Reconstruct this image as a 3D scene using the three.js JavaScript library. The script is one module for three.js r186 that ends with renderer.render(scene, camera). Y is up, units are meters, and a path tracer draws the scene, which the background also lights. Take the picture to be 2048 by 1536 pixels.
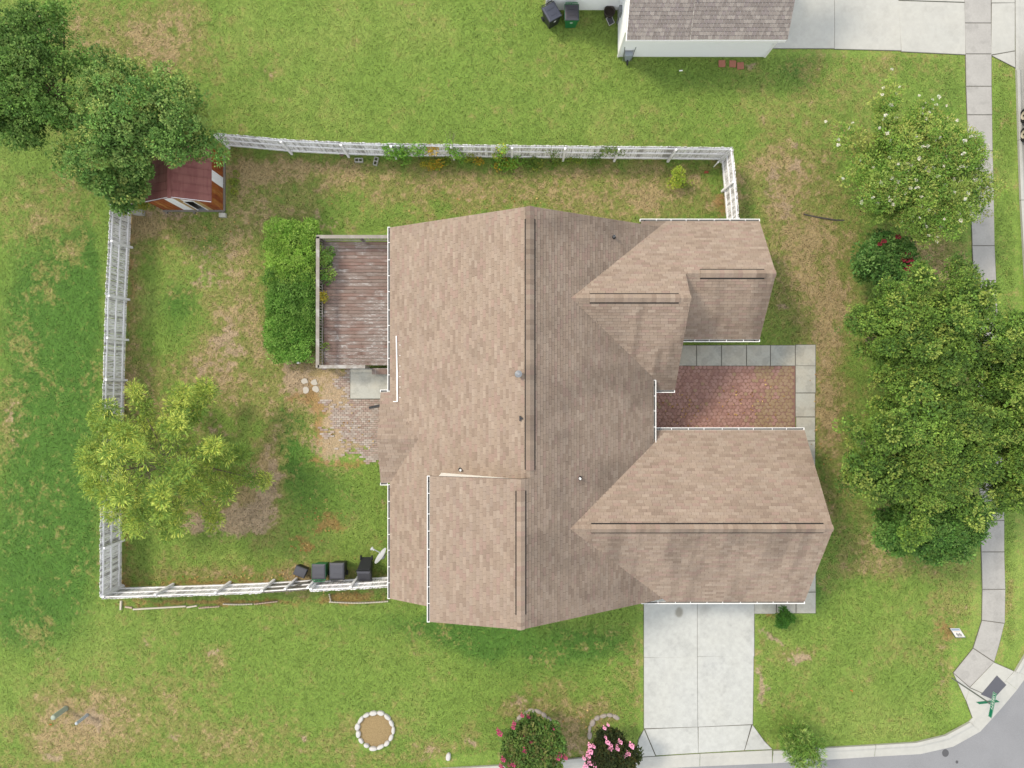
import * as THREE from 'three';
import { mergeGeometries } from 'three/addons/utils/BufferGeometryUtils.js';

// ---------------------------------------------------------------- camera, sky, sun, exposure
const scene = new THREE.Scene();
const CAMERA_HEIGHT = 35, FOCAL = 1421;                       // a drone hovering above the garden, lens in plan units
const camera = new THREE.PerspectiveCamera(2 * Math.atan(768 / FOCAL) * 180 / Math.PI, 4 / 3, 0.5, 600);
camera.position.set(0, CAMERA_HEIGHT, 0);
camera.up.set(0, 0, -1);
camera.lookAt(0.108, 0, -0.027);

const skyMap = (() => {                                        // overcast sky: a little brighter overhead than at the horizon
  const w = 64, h = 32, d = new Float32Array(w * h * 4);
  for (let j = 0; j < h; j++) {
    const el = ((j + 0.5) / h - 0.5) * Math.PI, s = Math.max(0, Math.sin(el));
    const l = 0.57 * (1 + 0.5 * s) * (el < 0 ? 0.6 : 1);
    for (let i = 0; i < w; i++) d.set([l * 0.975, l, l * 1.045, 1], (j * w + i) * 4);
  }
  const t = new THREE.DataTexture(d, w, h, THREE.RGBAFormat, THREE.FloatType);
  t.mapping = THREE.EquirectangularReflectionMapping; t.magFilter = THREE.LinearFilter; t.needsUpdate = true;
  return t;
})();
scene.background = skyMap; scene.environment = skyMap;

const sun = new THREE.DirectionalLight(0xfff1dd, 1.65);         // the sun behind thin cloud, from the upper left of the plan
sun.position.set(-40, 52, -24); sun.target.position.set(0, 0, 0);
sun.castShadow = true; sun.shadow.radius = 22; sun.shadow.mapSize.set(4096, 4096);
Object.assign(sun.shadow.camera, { left: -40, right: 40, top: 40, bottom: -40, near: 1, far: 160 });
scene.add(sun, sun.target);

const renderer = new THREE.WebGLRenderer({ antialias: true });
renderer.toneMapping = THREE.LinearToneMapping;
renderer.toneMappingExposure = 2.1;
renderer.shadowMap.enabled = true;

// ---------------------------------------------------------------- helpers
function rng(seed) { let a = seed >>> 0; return () => { a = (a + 0x6D2B79F5) | 0; let t = Math.imul(a ^ (a >>> 15), 1 | a); t = (t + Math.imul(t ^ (t >>> 7), 61 | t)) ^ t; return ((t ^ (t >>> 14)) >>> 0) / 4294967296; }; }
const hash = (x, y, s = 0) => { let n = (Math.imul(x | 0, 374761393) + Math.imul(y | 0, 668265263) + Math.imul(s | 0, 2147483647 ^ 40503)) | 0; n = Math.imul(n ^ (n >>> 13), 1274126177); n ^= n >>> 16; return (n >>> 0) / 4294967296; };
function noise(x, y, s = 0) { const xi = Math.floor(x), yi = Math.floor(y); let u = x - xi, v = y - yi; u = u * u * (3 - 2 * u); v = v * v * (3 - 2 * v);
  const a = hash(xi, yi, s), b = hash(xi + 1, yi, s), c = hash(xi, yi + 1, s), d = hash(xi + 1, yi + 1, s); return a + (b - a) * u + (c - a) * v + (a - b - c + d) * u * v; }
const fbm = (x, y, s = 0, o = 4) => { let t = 0, w = 0.5, n = 0; for (let i = 0; i < o; i++) { t += w * noise(x, y, s + i * 17); n += w; x = x * 2.03 + 3.1; y = y * 2.03 + 7.7; w *= 0.5; } return t / n; };
const clamp = (x, a = 0, b = 1) => Math.min(b, Math.max(a, x));
const smooth = (a, b, x) => { const t = clamp((x - a) / (b - a)); return t * t * (3 - 2 * t); };
const mix3 = (a, b, t) => [a[0] + (b[0] - a[0]) * t, a[1] + (b[1] - a[1]) * t, a[2] + (b[2] - a[2]) * t];
const lin = (v) => { v /= 255; return v <= 0.04045 ? v / 12.92 : Math.pow((v + 0.055) / 1.055, 2.4); };
const WHITE_POINT = 2.0;                                       // how bright the exposure shows a white card lying in the open
const C = (hex) => [lin(hex >> 16), lin((hex >> 8) & 255), lin(hex & 255)].map((v) => v / WHITE_POINT);   // linear base colour of what the photograph shows
const col = (hex) => new THREE.Color().setRGB(...C(hex));
const tex8 = (v) => { v = clamp(v); return Math.round(255 * (v <= 0.0031308 ? v * 12.92 : 1.055 * Math.pow(v, 1 / 2.4) - 0.055)); };
const PX = 1019.6, PY = 769.1;                                 // the point of the plan straight under the camera
const P = (px, py, h = 0) => [(px - PX) * (CAMERA_HEIGHT - h) / FOCAL, (py - PY) * (CAMERA_HEIGHT - h) / FOCAL];   // plan unit -> metres on the level h
const M0 = 35 / FOCAL;                                         // metres per plan unit on the ground

function mapFrom(w, h, fn, wrap = THREE.RepeatWrapping, gray = false) {   // fn(u, v) -> linear rgb
  const d = new Uint8Array(w * h * 4);
  for (let j = 0; j < h; j++) for (let i = 0; i < w; i++) { const c = fn((i + 0.5) / w, (j + 0.5) / h, i, j), k = (j * w + i) * 4;
    if (gray) d[k] = d[k + 1] = d[k + 2] = Math.round(255 * clamp(c)); else { d[k] = tex8(c[0]); d[k + 1] = tex8(c[1]); d[k + 2] = tex8(c[2]); } d[k + 3] = 255; }
  const t = new THREE.DataTexture(d, w, h); t.wrapS = t.wrapT = wrap; t.magFilter = THREE.LinearFilter; t.minFilter = THREE.LinearMipmapLinearFilter; t.generateMipmaps = true;
  if (!gray) t.colorSpace = THREE.SRGBColorSpace; t.needsUpdate = true; return t;
}
// noise that repeats every n cells, for tiles
const tnoise = (x, y, n, s) => { const xi = Math.floor(x), yi = Math.floor(y); let u = x - xi, v = y - yi; u = u * u * (3 - 2 * u); v = v * v * (3 - 2 * v); const m = (a) => ((a % n) + n) % n;
  const a = hash(m(xi), m(yi), s), b = hash(m(xi + 1), m(yi), s), c = hash(m(xi), m(yi + 1), s), d = hash(m(xi + 1), m(yi + 1), s); return a + (b - a) * u + (c - a) * v + (a - b - c + d) * u * v; };
const tfbm = (u, v, n, s, o = 4) => { let t = 0, w = 0.5, k = 0; for (let i = 0; i < o; i++) { t += w * tnoise(u * n, v * n, n, s + i * 13); k += w; n *= 2; w *= 0.5; } return t / k; };

const V3 = THREE.Vector3, M4 = THREE.Matrix4;
class MB {                                                     // collects flat faces with uv in metres
  constructor() { this.p = []; this.n = []; this.u = []; this.c = []; this.uo = [0, 0]; }
  poly(pts, color) {
    let nx = 0, ny = 0, nz = 0; const k = pts.length;
    for (let i = 0; i < k; i++) { const a = pts[i], b = pts[(i + 1) % k]; nx += (a[1] - b[1]) * (a[2] + b[2]); ny += (a[2] - b[2]) * (a[0] + b[0]); nz += (a[0] - b[0]) * (a[1] + b[1]); }
    const l = Math.hypot(nx, ny, nz) || 1; nx /= l; ny /= l; nz /= l;
    const ax = Math.abs(nx), ay = Math.abs(ny), az = Math.abs(nz);
    const uv = (q) => ay >= ax && ay >= az ? [q[0], q[2]] : ax >= az ? [q[2], q[1]] : [q[0], q[1]];
    for (let i = 1; i < k - 1; i++) for (const q of [pts[0], pts[i], pts[i + 1]]) {
      this.p.push(q[0], q[1], q[2]); this.n.push(nx, ny, nz); const w = uv(q); this.u.push(w[0] + this.uo[0], w[1] + this.uo[1]); if (color) this.c.push(...color);
    }
    return this;
  }
  hexa(b, t, color) {                                          // eight corners: bottom ring b, top ring t, both counter-clockwise from above
    this.poly(t, color); this.poly([...b].reverse(), color);
    for (let i = 0; i < b.length; i++) { const j = (i + 1) % b.length; this.poly([b[i], b[j], t[j], t[i]], color); }
    return this;
  }
  boxM(m, sx, sy, sz, color) {
    const v = (x, y, z) => new V3(x * sx / 2, y * sy / 2, z * sz / 2).applyMatrix4(m).toArray();
    return this.hexa([v(-1, -1, 1), v(1, -1, 1), v(1, -1, -1), v(-1, -1, -1)], [v(-1, 1, 1), v(1, 1, 1), v(1, 1, -1), v(-1, 1, -1)], color);
  }
  box(cx, cy, cz, sx, sy, sz, ry = 0, color) { const m = new M4().makeRotationY(ry); m.setPosition(cx, cy, cz); return this.boxM(m, sx, sy, sz, color); }
  beam(a, b, w, h, color) {                                    // a squared bar from a to b, w across and h high
    const A = new V3(...a), B = new V3(...b), d = B.clone().sub(A), L = d.length(); d.normalize();
    let up = new V3(0, 1, 0); if (Math.abs(d.y) > 0.95) up = new V3(1, 0, 0);
    const s = new V3().crossVectors(up, d).normalize(), t = new V3().crossVectors(d, s);
    const m = new M4().makeBasis(s, t, d); m.setPosition(A.add(B).multiplyScalar(0.5)); return this.boxM(m, w, h, L, color);
  }
  prism(ring, y0, y1, color) {                                 // ring of [x, z]; y1 may be a function
    let a = 0; for (let i = 0; i < ring.length; i++) { const p = ring[i], q = ring[(i + 1) % ring.length]; a += p[0] * q[1] - q[0] * p[1]; }
    const r = a > 0 ? [...ring].reverse() : ring, f = (y, p) => (typeof y === 'function' ? y(p[0], p[1]) : y);
    return this.hexa(r.map((p) => [p[0], f(y0, p), p[1]]), r.map((p) => [p[0], f(y1, p), p[1]]), color);
  }
  add(geometry, m, color) {
    const g = geometry.index ? geometry.toNonIndexed() : geometry.clone(); if (m) g.applyMatrix4(m);
    const P_ = g.attributes.position, N_ = g.attributes.normal, U_ = g.attributes.uv;
    for (let i = 0; i < P_.count; i++) { this.p.push(P_.getX(i), P_.getY(i), P_.getZ(i)); this.n.push(N_.getX(i), N_.getY(i), N_.getZ(i)); this.u.push(U_ ? U_.getX(i) : 0, U_ ? U_.getY(i) : 0); if (color) this.c.push(...color); }
    return this;
  }
  tube(pts, r0, r1, seg = 7) {                                 // tapered tube through points
    const n = pts.length; let prev = null, S = null;
    for (let i = 0; i < n; i++) {
      const a = new V3(...pts[Math.max(0, i - 1)]), b = new V3(...pts[Math.min(n - 1, i + 1)]), d = b.sub(a).normalize();
      if (!S) S = Math.abs(d.y) > 0.9 ? new V3(1, 0, 0) : new V3(0, 1, 0);
      S = S.clone().sub(d.clone().multiplyScalar(S.dot(d))).normalize(); const T = new V3().crossVectors(d, S), r = r0 + (r1 - r0) * i / (n - 1), ring = [];
      for (let k = 0; k < seg; k++) { const t = k / seg * 2 * Math.PI; const o = S.clone().multiplyScalar(Math.cos(t)).add(T.clone().multiplyScalar(Math.sin(t))); ring.push({ p: new V3(...pts[i]).addScaledVector(o, r), n: o, v: k / seg * 0.5 }); }
      if (prev) for (let k = 0; k < seg; k++) { const k2 = (k + 1) % seg; for (const q of [prev[k], prev[k2], ring[k2], prev[k], ring[k2], ring[k]]) { this.p.push(...q.p.toArray()); this.n.push(...q.n.toArray()); this.u.push(q.v, q.p.y); } }
      prev = ring;
      if (i === n - 1 || i === 0) { const c = pts[i]; for (let k = 0; k < seg; k++) { const k2 = (k + 1) % seg, s = i === 0 ? -1 : 1; for (const q of s > 0 ? [c, ring[k].p.toArray(), ring[k2].p.toArray()] : [c, ring[k2].p.toArray(), ring[k].p.toArray()]) { this.p.push(...q); this.n.push(d.x * s, d.y * s, d.z * s); this.u.push(q[0], q[2]); } } }
    }
    return this;
  }
  geo() {
    const g = new THREE.BufferGeometry(); g.setAttribute('position', new THREE.Float32BufferAttribute(this.p, 3)); g.setAttribute('normal', new THREE.Float32BufferAttribute(this.n, 3)); g.setAttribute('uv', new THREE.Float32BufferAttribute(this.u, 2));
    if (this.c.length) g.setAttribute('color', new THREE.Float32BufferAttribute(this.c, 3)); return g;
  }
  build(name, mat, parent, kind) { return put(name, this.geo(), mat, parent, kind); }
}
const taken = {};
function numbered(name) { const k = taken[name] = (taken[name] ?? -1) + 1; return k ? `${name}_${String(k).padStart(3, '0')}` : name; }
function put(name, geometry, mat, parent, kind) {
  const m = new THREE.Mesh(geometry, mat); m.castShadow = m.receiveShadow = true;
  if (parent) { m.name = name; parent.add(m); } else { m.name = numbered(name); scene.add(m); }
  if (kind) m.userData.kind = kind; return m;
}
function tag(o, label, category, group) { o.userData.label = label; o.userData.category = category; if (group) o.userData.group = group; return o; }
function thing(name, label, category, x = 0, y = 0, z = 0, ry = 0, group) { const o = new THREE.Group(); o.name = numbered(name); o.position.set(x, y, z); o.rotation.y = ry; scene.add(o); return tag(o, label, category, group); }
function part(name, parent) { const o = new THREE.Group(); o.name = name; parent.add(o); return o; }
const std = (hex, roughness = 0.85, extra = {}) => new THREE.MeshStandardMaterial({ color: hex == null ? 0xffffff : col(hex), roughness, ...extra });
const paint = (r, g, b, roughness = 0.6, extra = {}) => new THREE.MeshStandardMaterial({ color: new THREE.Color().setRGB(r, g, b), roughness, ...extra });   // true linear base colour
const white = (roughness, extra) => paint(0.78, 0.78, 0.77, roughness, extra);

// ---------------------------------------------------------------- materials
const tile = (t, sx, sy = sx) => { t.repeat.set(1 / sx, 1 / sy); return t; };
const concreteMap = tile(mapFrom(1024, 1024, (u, v, i, j) => { const a = tfbm(u, v, 4, 1, 5), b = tfbm(u, v, 32, 9, 3), g = hash(i, j, 5), st = smooth(0.5, 0.9, tfbm(u, v, 8, 33, 5));
  const k = 0.90 + 0.12 * a + 0.12 * (b - 0.5) + 0.12 * (g - 0.5) - 0.08 * st; return mix3(C(0xdcddd7), C(0xd7d6cd), a).map((x) => x * k); }), 4);
const concreteOldMap = tile(mapFrom(1024, 1024, (u, v, i, j) => { const a = tfbm(u, v, 5, 71, 5), b = tfbm(u, v, 40, 79, 3), g = hash(i, j, 15), st = smooth(0.5, 0.7, tfbm(u, v, 10, 83, 4));
  const k = 0.86 + 0.2 * a + 0.16 * (b - 0.5) + 0.16 * (g - 0.5) - 0.13 * st; return mix3(C(0xdfe2da), C(0xd0cbbb), a).map((x) => x * k); }), 3);
const walkMap = tile(mapFrom(1024, 1024, (u, v, i, j) => { const a = tfbm(u, v, 4, 171, 5), b = tfbm(u, v, 48, 179, 3), g = hash(i, j, 25), st = smooth(0.5, 0.72, tfbm(u, v, 8, 183, 4));
  const k = 0.84 + 0.18 * a + 0.14 * (b - 0.5) + 0.14 * (g - 0.5) - 0.1 * st; return C(0xcac8c3).map((x) => x * k); }), 3);
const MAT = {
  concrete: std(null, 0.92, { map: concreteMap }), concreteOld: std(null, 0.93, { map: concreteOldMap }), walk: std(null, 0.93, { map: walkMap }),
  kerb: std(null, 0.9, { map: concreteMap, color: new THREE.Color(1.0, 1.0, 1.0) }),
  joint: std(0x77746a, 1), whiteTrim: white(0.55), whiteSiding: paint(0.80, 0.81, 0.83, 0.6), cream: paint(0.72, 0.69, 0.63, 0.7), gutterInside: std(0x8d8c88, 0.8), fascia: paint(0.66, 0.64, 0.6, 0.7),
  black: std(0x1d1e22, 0.6), blackPlastic: std(0x2c2e34, 0.5), darkLid: std(0x55565f, 0.45), greenPlastic: std(0x17894f, 0.5), rubber: std(0x26282b, 0.85), filter: paint(0.012, 0.011, 0.01, 0.95),
  steel: std(0xb9bcc0, 0.4, { metalness: 0.7 }), galv: std(0xa9adb2, 0.5, { metalness: 0.5 }), dishGrey: paint(0.4, 0.41, 0.43, 0.45),
  asphalt: std(null, 0.95, { map: tile(mapFrom(512, 512, (u, v, i, j) => { const k = 0.86 + 0.18 * tfbm(u, v, 4, 3, 5) + 0.34 * (hash(i, j, 8) - 0.5); return C(0xa3a5a9).map((x) => x * k); }), 4) }),
};
// weathered white fence paint: grey wood shows in streaks along the board (v runs along it)
const fencePaint = (wear, seed) => tile(mapFrom(512, 512, (u, v, i, j) => {
  const streak = tnoise(u * 64, v * 2, 512, seed) * 0.62 + tnoise(u * 128, v * 4, 512, seed + 4) * 0.38 + tfbm(u, v, 8, seed + 9, 3) * 0.3;
  const g = 0.92 + 0.16 * (hash(i, j, seed) - 0.5), w = smooth(0.74 - wear, 0.98 - wear, streak);
  return mix3([0.80, 0.80, 0.82], mix3([0.36, 0.35, 0.345], [0.25, 0.245, 0.24], tnoise(u * 90, v * 10, 512, seed + 2)), w).map((x) => x * g); }), 1);
MAT.picket = [0.04, 0.12, 0.2, 0.3].map((w, k) => std(null, 0.85, { map: fencePaint(w, 11 + k * 20) }));
MAT.rail = std(null, 0.8, { map: fencePaint(-0.12, 91) });
MAT.greyWood = std(null, 0.9, { map: tile(mapFrom(512, 512, (u, v, i, j) => { const s = tnoise(u * 80, v * 6, 512, 3) * 0.6 + tfbm(u, v, 8, 6, 3) * 0.5; const k = 0.6 + 0.55 * s + 0.1 * (hash(i, j, 2) - 0.5); return C(0x9c968c).map((x) => x * k); }), 1) });
MAT.railGrey = std(null, 0.9, { map: tile(mapFrom(512, 512, (u, v, i, j) => { const s = tnoise(u * 10, v * 80, 512, 31) * 0.35 + tfbm(u, v, 6, 16, 4) * 0.6; const k = 0.72 + 0.4 * s + 0.12 * (hash(i, j, 12) - 0.5); return mix3(C(0xb4aca2), C(0xd8d5d0), smooth(0.4, 0.65, tfbm(u, v, 4, 61, 4))).map((x) => x * k); }), 1.4) });
MAT.bark = std(null, 0.95, { map: tile(mapFrom(256, 256, (u, v) => { const s = tnoise(u * 24, v * 6, 256, 3) * 0.6 + tfbm(u, v, 8, 6, 3) * 0.4; return C(0x8b7a68).map((x) => x * (0.55 + 0.7 * s)); }), 0.6) });
const leafMat = (hex, t = 0.3) => new THREE.MeshPhysicalMaterial({ color: col(hex), roughness: 0.75, transmission: t, thickness: 0, vertexColors: true, side: THREE.DoubleSide, specularIntensity: 0.35 });

// ---------------------------------------------------------------- the ground
const LAWN = { w: 58, d: 44 };
const blobs = { dry: [], bare: [], lush: [], mulch: [], yellow: [] };
const B = (k, list) => { for (const [x, y, rx, ry, a, t = 0] of list) blobs[k].push([(x - PX) * M0, (y - PY) * M0, rx * M0, ry * M0, a, t]); };
B('dry', [[560, 345, 110, 28, .55], [520, 420, 60, 60, .45], [720, 375, 130, 40, .4], [640, 330, 160, 12, .6], [900, 395, 150, 30, .35], [1000, 350, 300, 14, .4], [1130, 385, 160, 34, .5], [1340, 390, 90, 50, .75], [1250, 335, 200, 12, .6],
  [300, 470, 50, 70, .7], [430, 500, 60, 50, .6], [450, 620, 60, 60, .6], [480, 700, 60, 50, .8], [400, 740, 50, 40, .7], [330, 440, 80, 30, .8], [500, 480, 60, 90, .45], [265, 560, 16, 260, .75], [250, 1000, 14, 200, .7], [520, 620, 40, 90, .4],
  [500, 790, 60, 40, .5], [450, 1035, 80, 34, .95], [505, 970, 50, 60, .7], [330, 900, 120, 130, .6], [545, 930, 18, 90, .55], [300, 780, 60, 40, .5], [430, 1148, 210, 14, .75], [600, 1150, 60, 18, .6], [700, 1150, 90, 20, .6],
  [60, 470, 40, 60, .3], [120, 430, 60, 40, .42], [95, 570, 22, 80, .3], [45, 720, 22, 90, .45], [15, 860, 20, 110, .5], [160, 365, 70, 40, .55], [150, 500, 30, 30, .4], [20, 420, 40, 60, .5],
  [130, 60, 60, 60, .75], [240, 60, 60, 60, .5], [330, 70, 70, 70, .55], [390, 20, 60, 40, .5], [260, 110, 60, 40, .5], [530, 145, 22, 18, .6], [420, 190, 60, 40, .25], [380, 110, 60, 50, .45],
  [90, 1250, 26, 40, .5], [85, 1320, 26, 30, .5], [150, 1400, 90, 50, .75], [90, 1470, 70, 40, .7], [200, 1470, 80, 50, .65], [330, 1430, 150, 70, .5], [400, 1345, 60, 50, .35], [450, 1490, 110, 50, .5], [285, 1290, 20, 24, .45], [440, 1320, 30, 40, .4], [600, 1510, 120, 30, .25], [100, 1530, 160, 24, .5],
  [690, 1470, 34, 40, .5], [790, 1465, 18, 40, .6], [750, 1515, 60, 16, .5], [860, 1505, 40, 24, .55], [935, 1480, 30, 24, .6],
  [1030, 1415, 50, 22, .8], [1110, 1465, 46, 60, .8], [1180, 1425, 60, 26, .8], [1160, 1490, 40, 40, .8], [1110, 1375, 40, 20, .5], [1275, 1300, 12, 40, .65], [1276, 1385, 12, 40, .6], [1230, 1350, 40, 30, .35],
  [1570, 390, 70, 100, .7], [1610, 500, 90, 80, .65], [1560, 330, 60, 60, .55], [1600, 600, 60, 80, .45], [1670, 600, 40, 80, .6], [1650, 760, 30, 150, .6], [1660, 900, 30, 140, .65], [1710, 1060, 40, 60, .55], [1760, 1110, 70, 40, .5], [1780, 1140, 100, 20, .4], [1700, 300, 60, 60, .5], [1860, 510, 60, 50, .75], [1700, 440, 60, 60, .6], [1660, 180, 130, 50, .4], [1600, 130, 40, 24, .4], [1820, 120, 120, 30, .35],
  [1880, 1180, 30, 60, .4], [1895, 1265, 30, 34, .65], [1840, 1300, 50, 30, .3], [1890, 1350, 20, 40, .7], [1600, 1310, 40, 20, .5], [1580, 1400, 40, 40, .25], [1850, 800, 150, 260, .5], [2015, 1190, 16, 60, .4], [1995, 1310, 20, 26, .5], [1520, 1300, 12, 30, .6], [1545, 1232, 14, 14, .6], [2000, 350, 14, 60, .3],
  [1480, 400, 20, 60, .4], [1500, 140, 40, 12, .3], [830, 450, 120, 20, .3], [1150, 440, 130, 20, .4], [600, 430, 60, 20, .5], [500, 350, 40, 20, .6]]);
B('bare', [[640, 440, 40, 22, .55], [430, 505, 40, 26, .4], [462, 690, 34, 40, .7], [400, 735, 40, 16, .4], [450, 1052, 64, 22, .9], [345, 430, 70, 14, .7], [590, 745, 22, 40, .5], [1590, 330, 10, 14, .7], [1590, 290, 8, 8, .6], [1550, 350, 20, 20, .4], [1600, 1318, 20, 12, .9], [1545, 1275, 26, 6, .9, .5], [1522, 1370, 5, 44, .9], [1535, 1378, 14, 6, .6, .6], [1540, 385, 16, 30, .5], [1580, 420, 12, 18, .5], [1560, 530, 20, 8, .5], [1570, 610, 16, 10, .5], [110, 45, 30, 30, .55], [80, 55, 24, 30, .5], [160, 1440, 40, 14, .5], [195, 1435, 16, 26, .6], [110, 1512, 16, 6, .9], [345, 1470, 16, 8, .7], [290, 1285, 6, 10, .6], [115, 1315, 6, 10, .6], [425, 1300, 12, 10, .5], [1042, 1402, 30, 12, .5], [1135, 1500, 40, 24, .5], [860, 1510, 20, 14, .4], [940, 1482, 14, 10, .7], [608, 1478, 8, 6, .8], [530, 146, 10, 8, .5], [1500, 130, 14, 5, .9], [1885, 1340, 8, 40, .6], [1660, 1030, 10, 50, .3], [1625, 380, 60, 60, .25], [1650, 560, 40, 40, .25], [330, 480, 26, 16, .35], [410, 560, 34, 14, .3], [30, 850, 10, 60, .35]]);
B('dry', [[660, 800, 50, 60, .8], [700, 860, 60, 50, .7], [620, 740, 40, 40, .7], [660, 745, 60, 16, .8]]); B('bare', [[670, 790, 50, 50, .7], [690, 880, 60, 34, .6], [720, 820, 50, 60, .6]]);
B('bare', [[546, 925, 12, 60, .6], [534, 995, 18, 30, .75], [492, 1032, 40, 24, .9], [400, 1045, 40, 20, .6], [430, 860, 60, 60, .35]]); B('dry', [[520, 990, 30, 60, .5], [540, 900, 18, 50, .5]]); B('lush', [[60, 480, 90, 120, .35], [110, 1150, 90, 120, .35], [60, 760, 70, 100, .3], [150, 560, 60, 130, .35], [40, 1020, 90, 160, .45], [160, 1010, 40, 180, .35], [60, 1260, 80, 70, .3]]);
B('dry', [[520, 345, 90, 26, .3], [760, 360, 160, 30, .3], [1000, 385, 200, 26, .3], [1250, 395, 150, 34, .35], [640, 800, 60, 70, .5], [600, 760, 40, 40, .6]]); B('bare', [[600, 765, 34, 26, .7], [660, 900, 30, 24, .5], [420, 540, 40, 40, .25], [1000, 400, 120, 12, .2]]);
B('yellow', [[650, 1045, 26, 12, .5], [640, 1060, 12, 10, .7], [675, 1055, 14, 12, .7], [660, 1030, 12, 6, .7], [595, 1080, 20, 9, .7], [612, 1096, 16, 8, .8], [652, 1002, 6, 8, .7], [690, 1025, 5, 6, .8], [760, 1085, 8, 6, .6], [700, 925, 90, 10, .6], [640, 850, 12, 60, .7], [622, 790, 14, 30, .7], [590, 800, 20, 12, .6], [470, 1168, 240, 10, .7], [700, 1195, 60, 12, .9], [430, 1205, 180, 6, .9], [262, 540, 8, 200, .5], [253, 1050, 8, 110, .7], [720, 1125, 60, 20, .3], [1440, 410, 14, 40, .7], [1895, 1260, 24, 24, .7], [1545, 1231, 16, 10, .6]]);
B('lush', [[470, 600, 30, 40, .4], [520, 740, 40, 50, .35], [350, 620, 50, 70, .3], [110, 900, 100, 260, .75], [60, 620, 60, 110, .5], [175, 600, 30, 170, .6], [30, 1200, 80, 90, .35], [580, 870, 50, 80, .9], [650, 990, 110, 60, .6], [600, 1100, 90, 30, .4], [170, 90, 26, 40, .8], [155, 120, 20, 40, .6], [850, 1245, 240, 30, .6], [1180, 1290, 110, 34, .75], [1625, 1060, 24, 140, .6], [1590, 135, 30, 26, .7], [350, 640, 40, 60, .35], [380, 600, 40, 40, .3], [2000, 250, 18, 130, .4], [1905, 190, 44, 80, .45], [1100, 1340, 120, 50, .4], [940, 1280, 90, 40, .6], [1260, 80, 60, 40, .25], [1160, 60, 90, 30, .3], [1380, 150, 160, 26, .5], [560, 350, 26, 16, .5], [1620, 1200, 30, 60, .4], [980, 1280, 60, 60, .4], [640, 720, 10, 40, .3], [1960, 1150, 30, 60, .3], [1500, 250, 60, 40, .25], [90, 330, 60, 40, .3]]);
const GW = 2048, GH = 1536, LW = 512, LH = 384, low = {};
for (const k in blobs) {
  const a = low[k] = new Float32Array(LW * LH), list = blobs[k];
  for (const [bx, bz, rx, rz, amt, t] of list) {
    const R = 2.6 * Math.max(rx, rz), c = Math.cos(t), s = Math.sin(t);
    const i0 = Math.max(0, Math.floor((bx - R + LAWN.w / 2) / LAWN.w * LW)), i1 = Math.min(LW - 1, Math.ceil((bx + R + LAWN.w / 2) / LAWN.w * LW)), j0 = Math.max(0, Math.floor((bz - R + LAWN.d / 2) / LAWN.d * LH)), j1 = Math.min(LH - 1, Math.ceil((bz + R + LAWN.d / 2) / LAWN.d * LH));
    for (let j = j0; j <= j1; j++) for (let i = i0; i <= i1; i++) { const x = (i + 0.5) / LW * LAWN.w - LAWN.w / 2 - bx, z = (j + 0.5) / LH * LAWN.d - LAWN.d / 2 - bz, q = ((x * c + z * s) / rx) ** 2 + ((z * c - x * s) / rz) ** 2; a[j * LW + i] += amt * Math.exp(-0.75 * q); }
  }
}
const lowAt = (k, u, v) => { const x = clamp(u * LW - 0.5, 0, LW - 1.001), y = clamp(v * LH - 0.5, 0, LH - 1.001), i = x | 0, j = y | 0, f = x - i, g = y - j, a = low[k], o = j * LW + i; return (a[o] * (1 - f) + a[o + 1] * f) * (1 - g) + (a[o + LW] * (1 - f) + a[o + LW + 1] * f) * g; };
const G = { lush: C(0x558629), mid: C(0x86a642), pale: C(0x9bb152), olive: C(0x9d9c54), straw: C(0xc0a87a), soil: C(0xc4ac8c), orange: C(0xb08c54), dark: C(0x5f5a30) };
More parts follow.
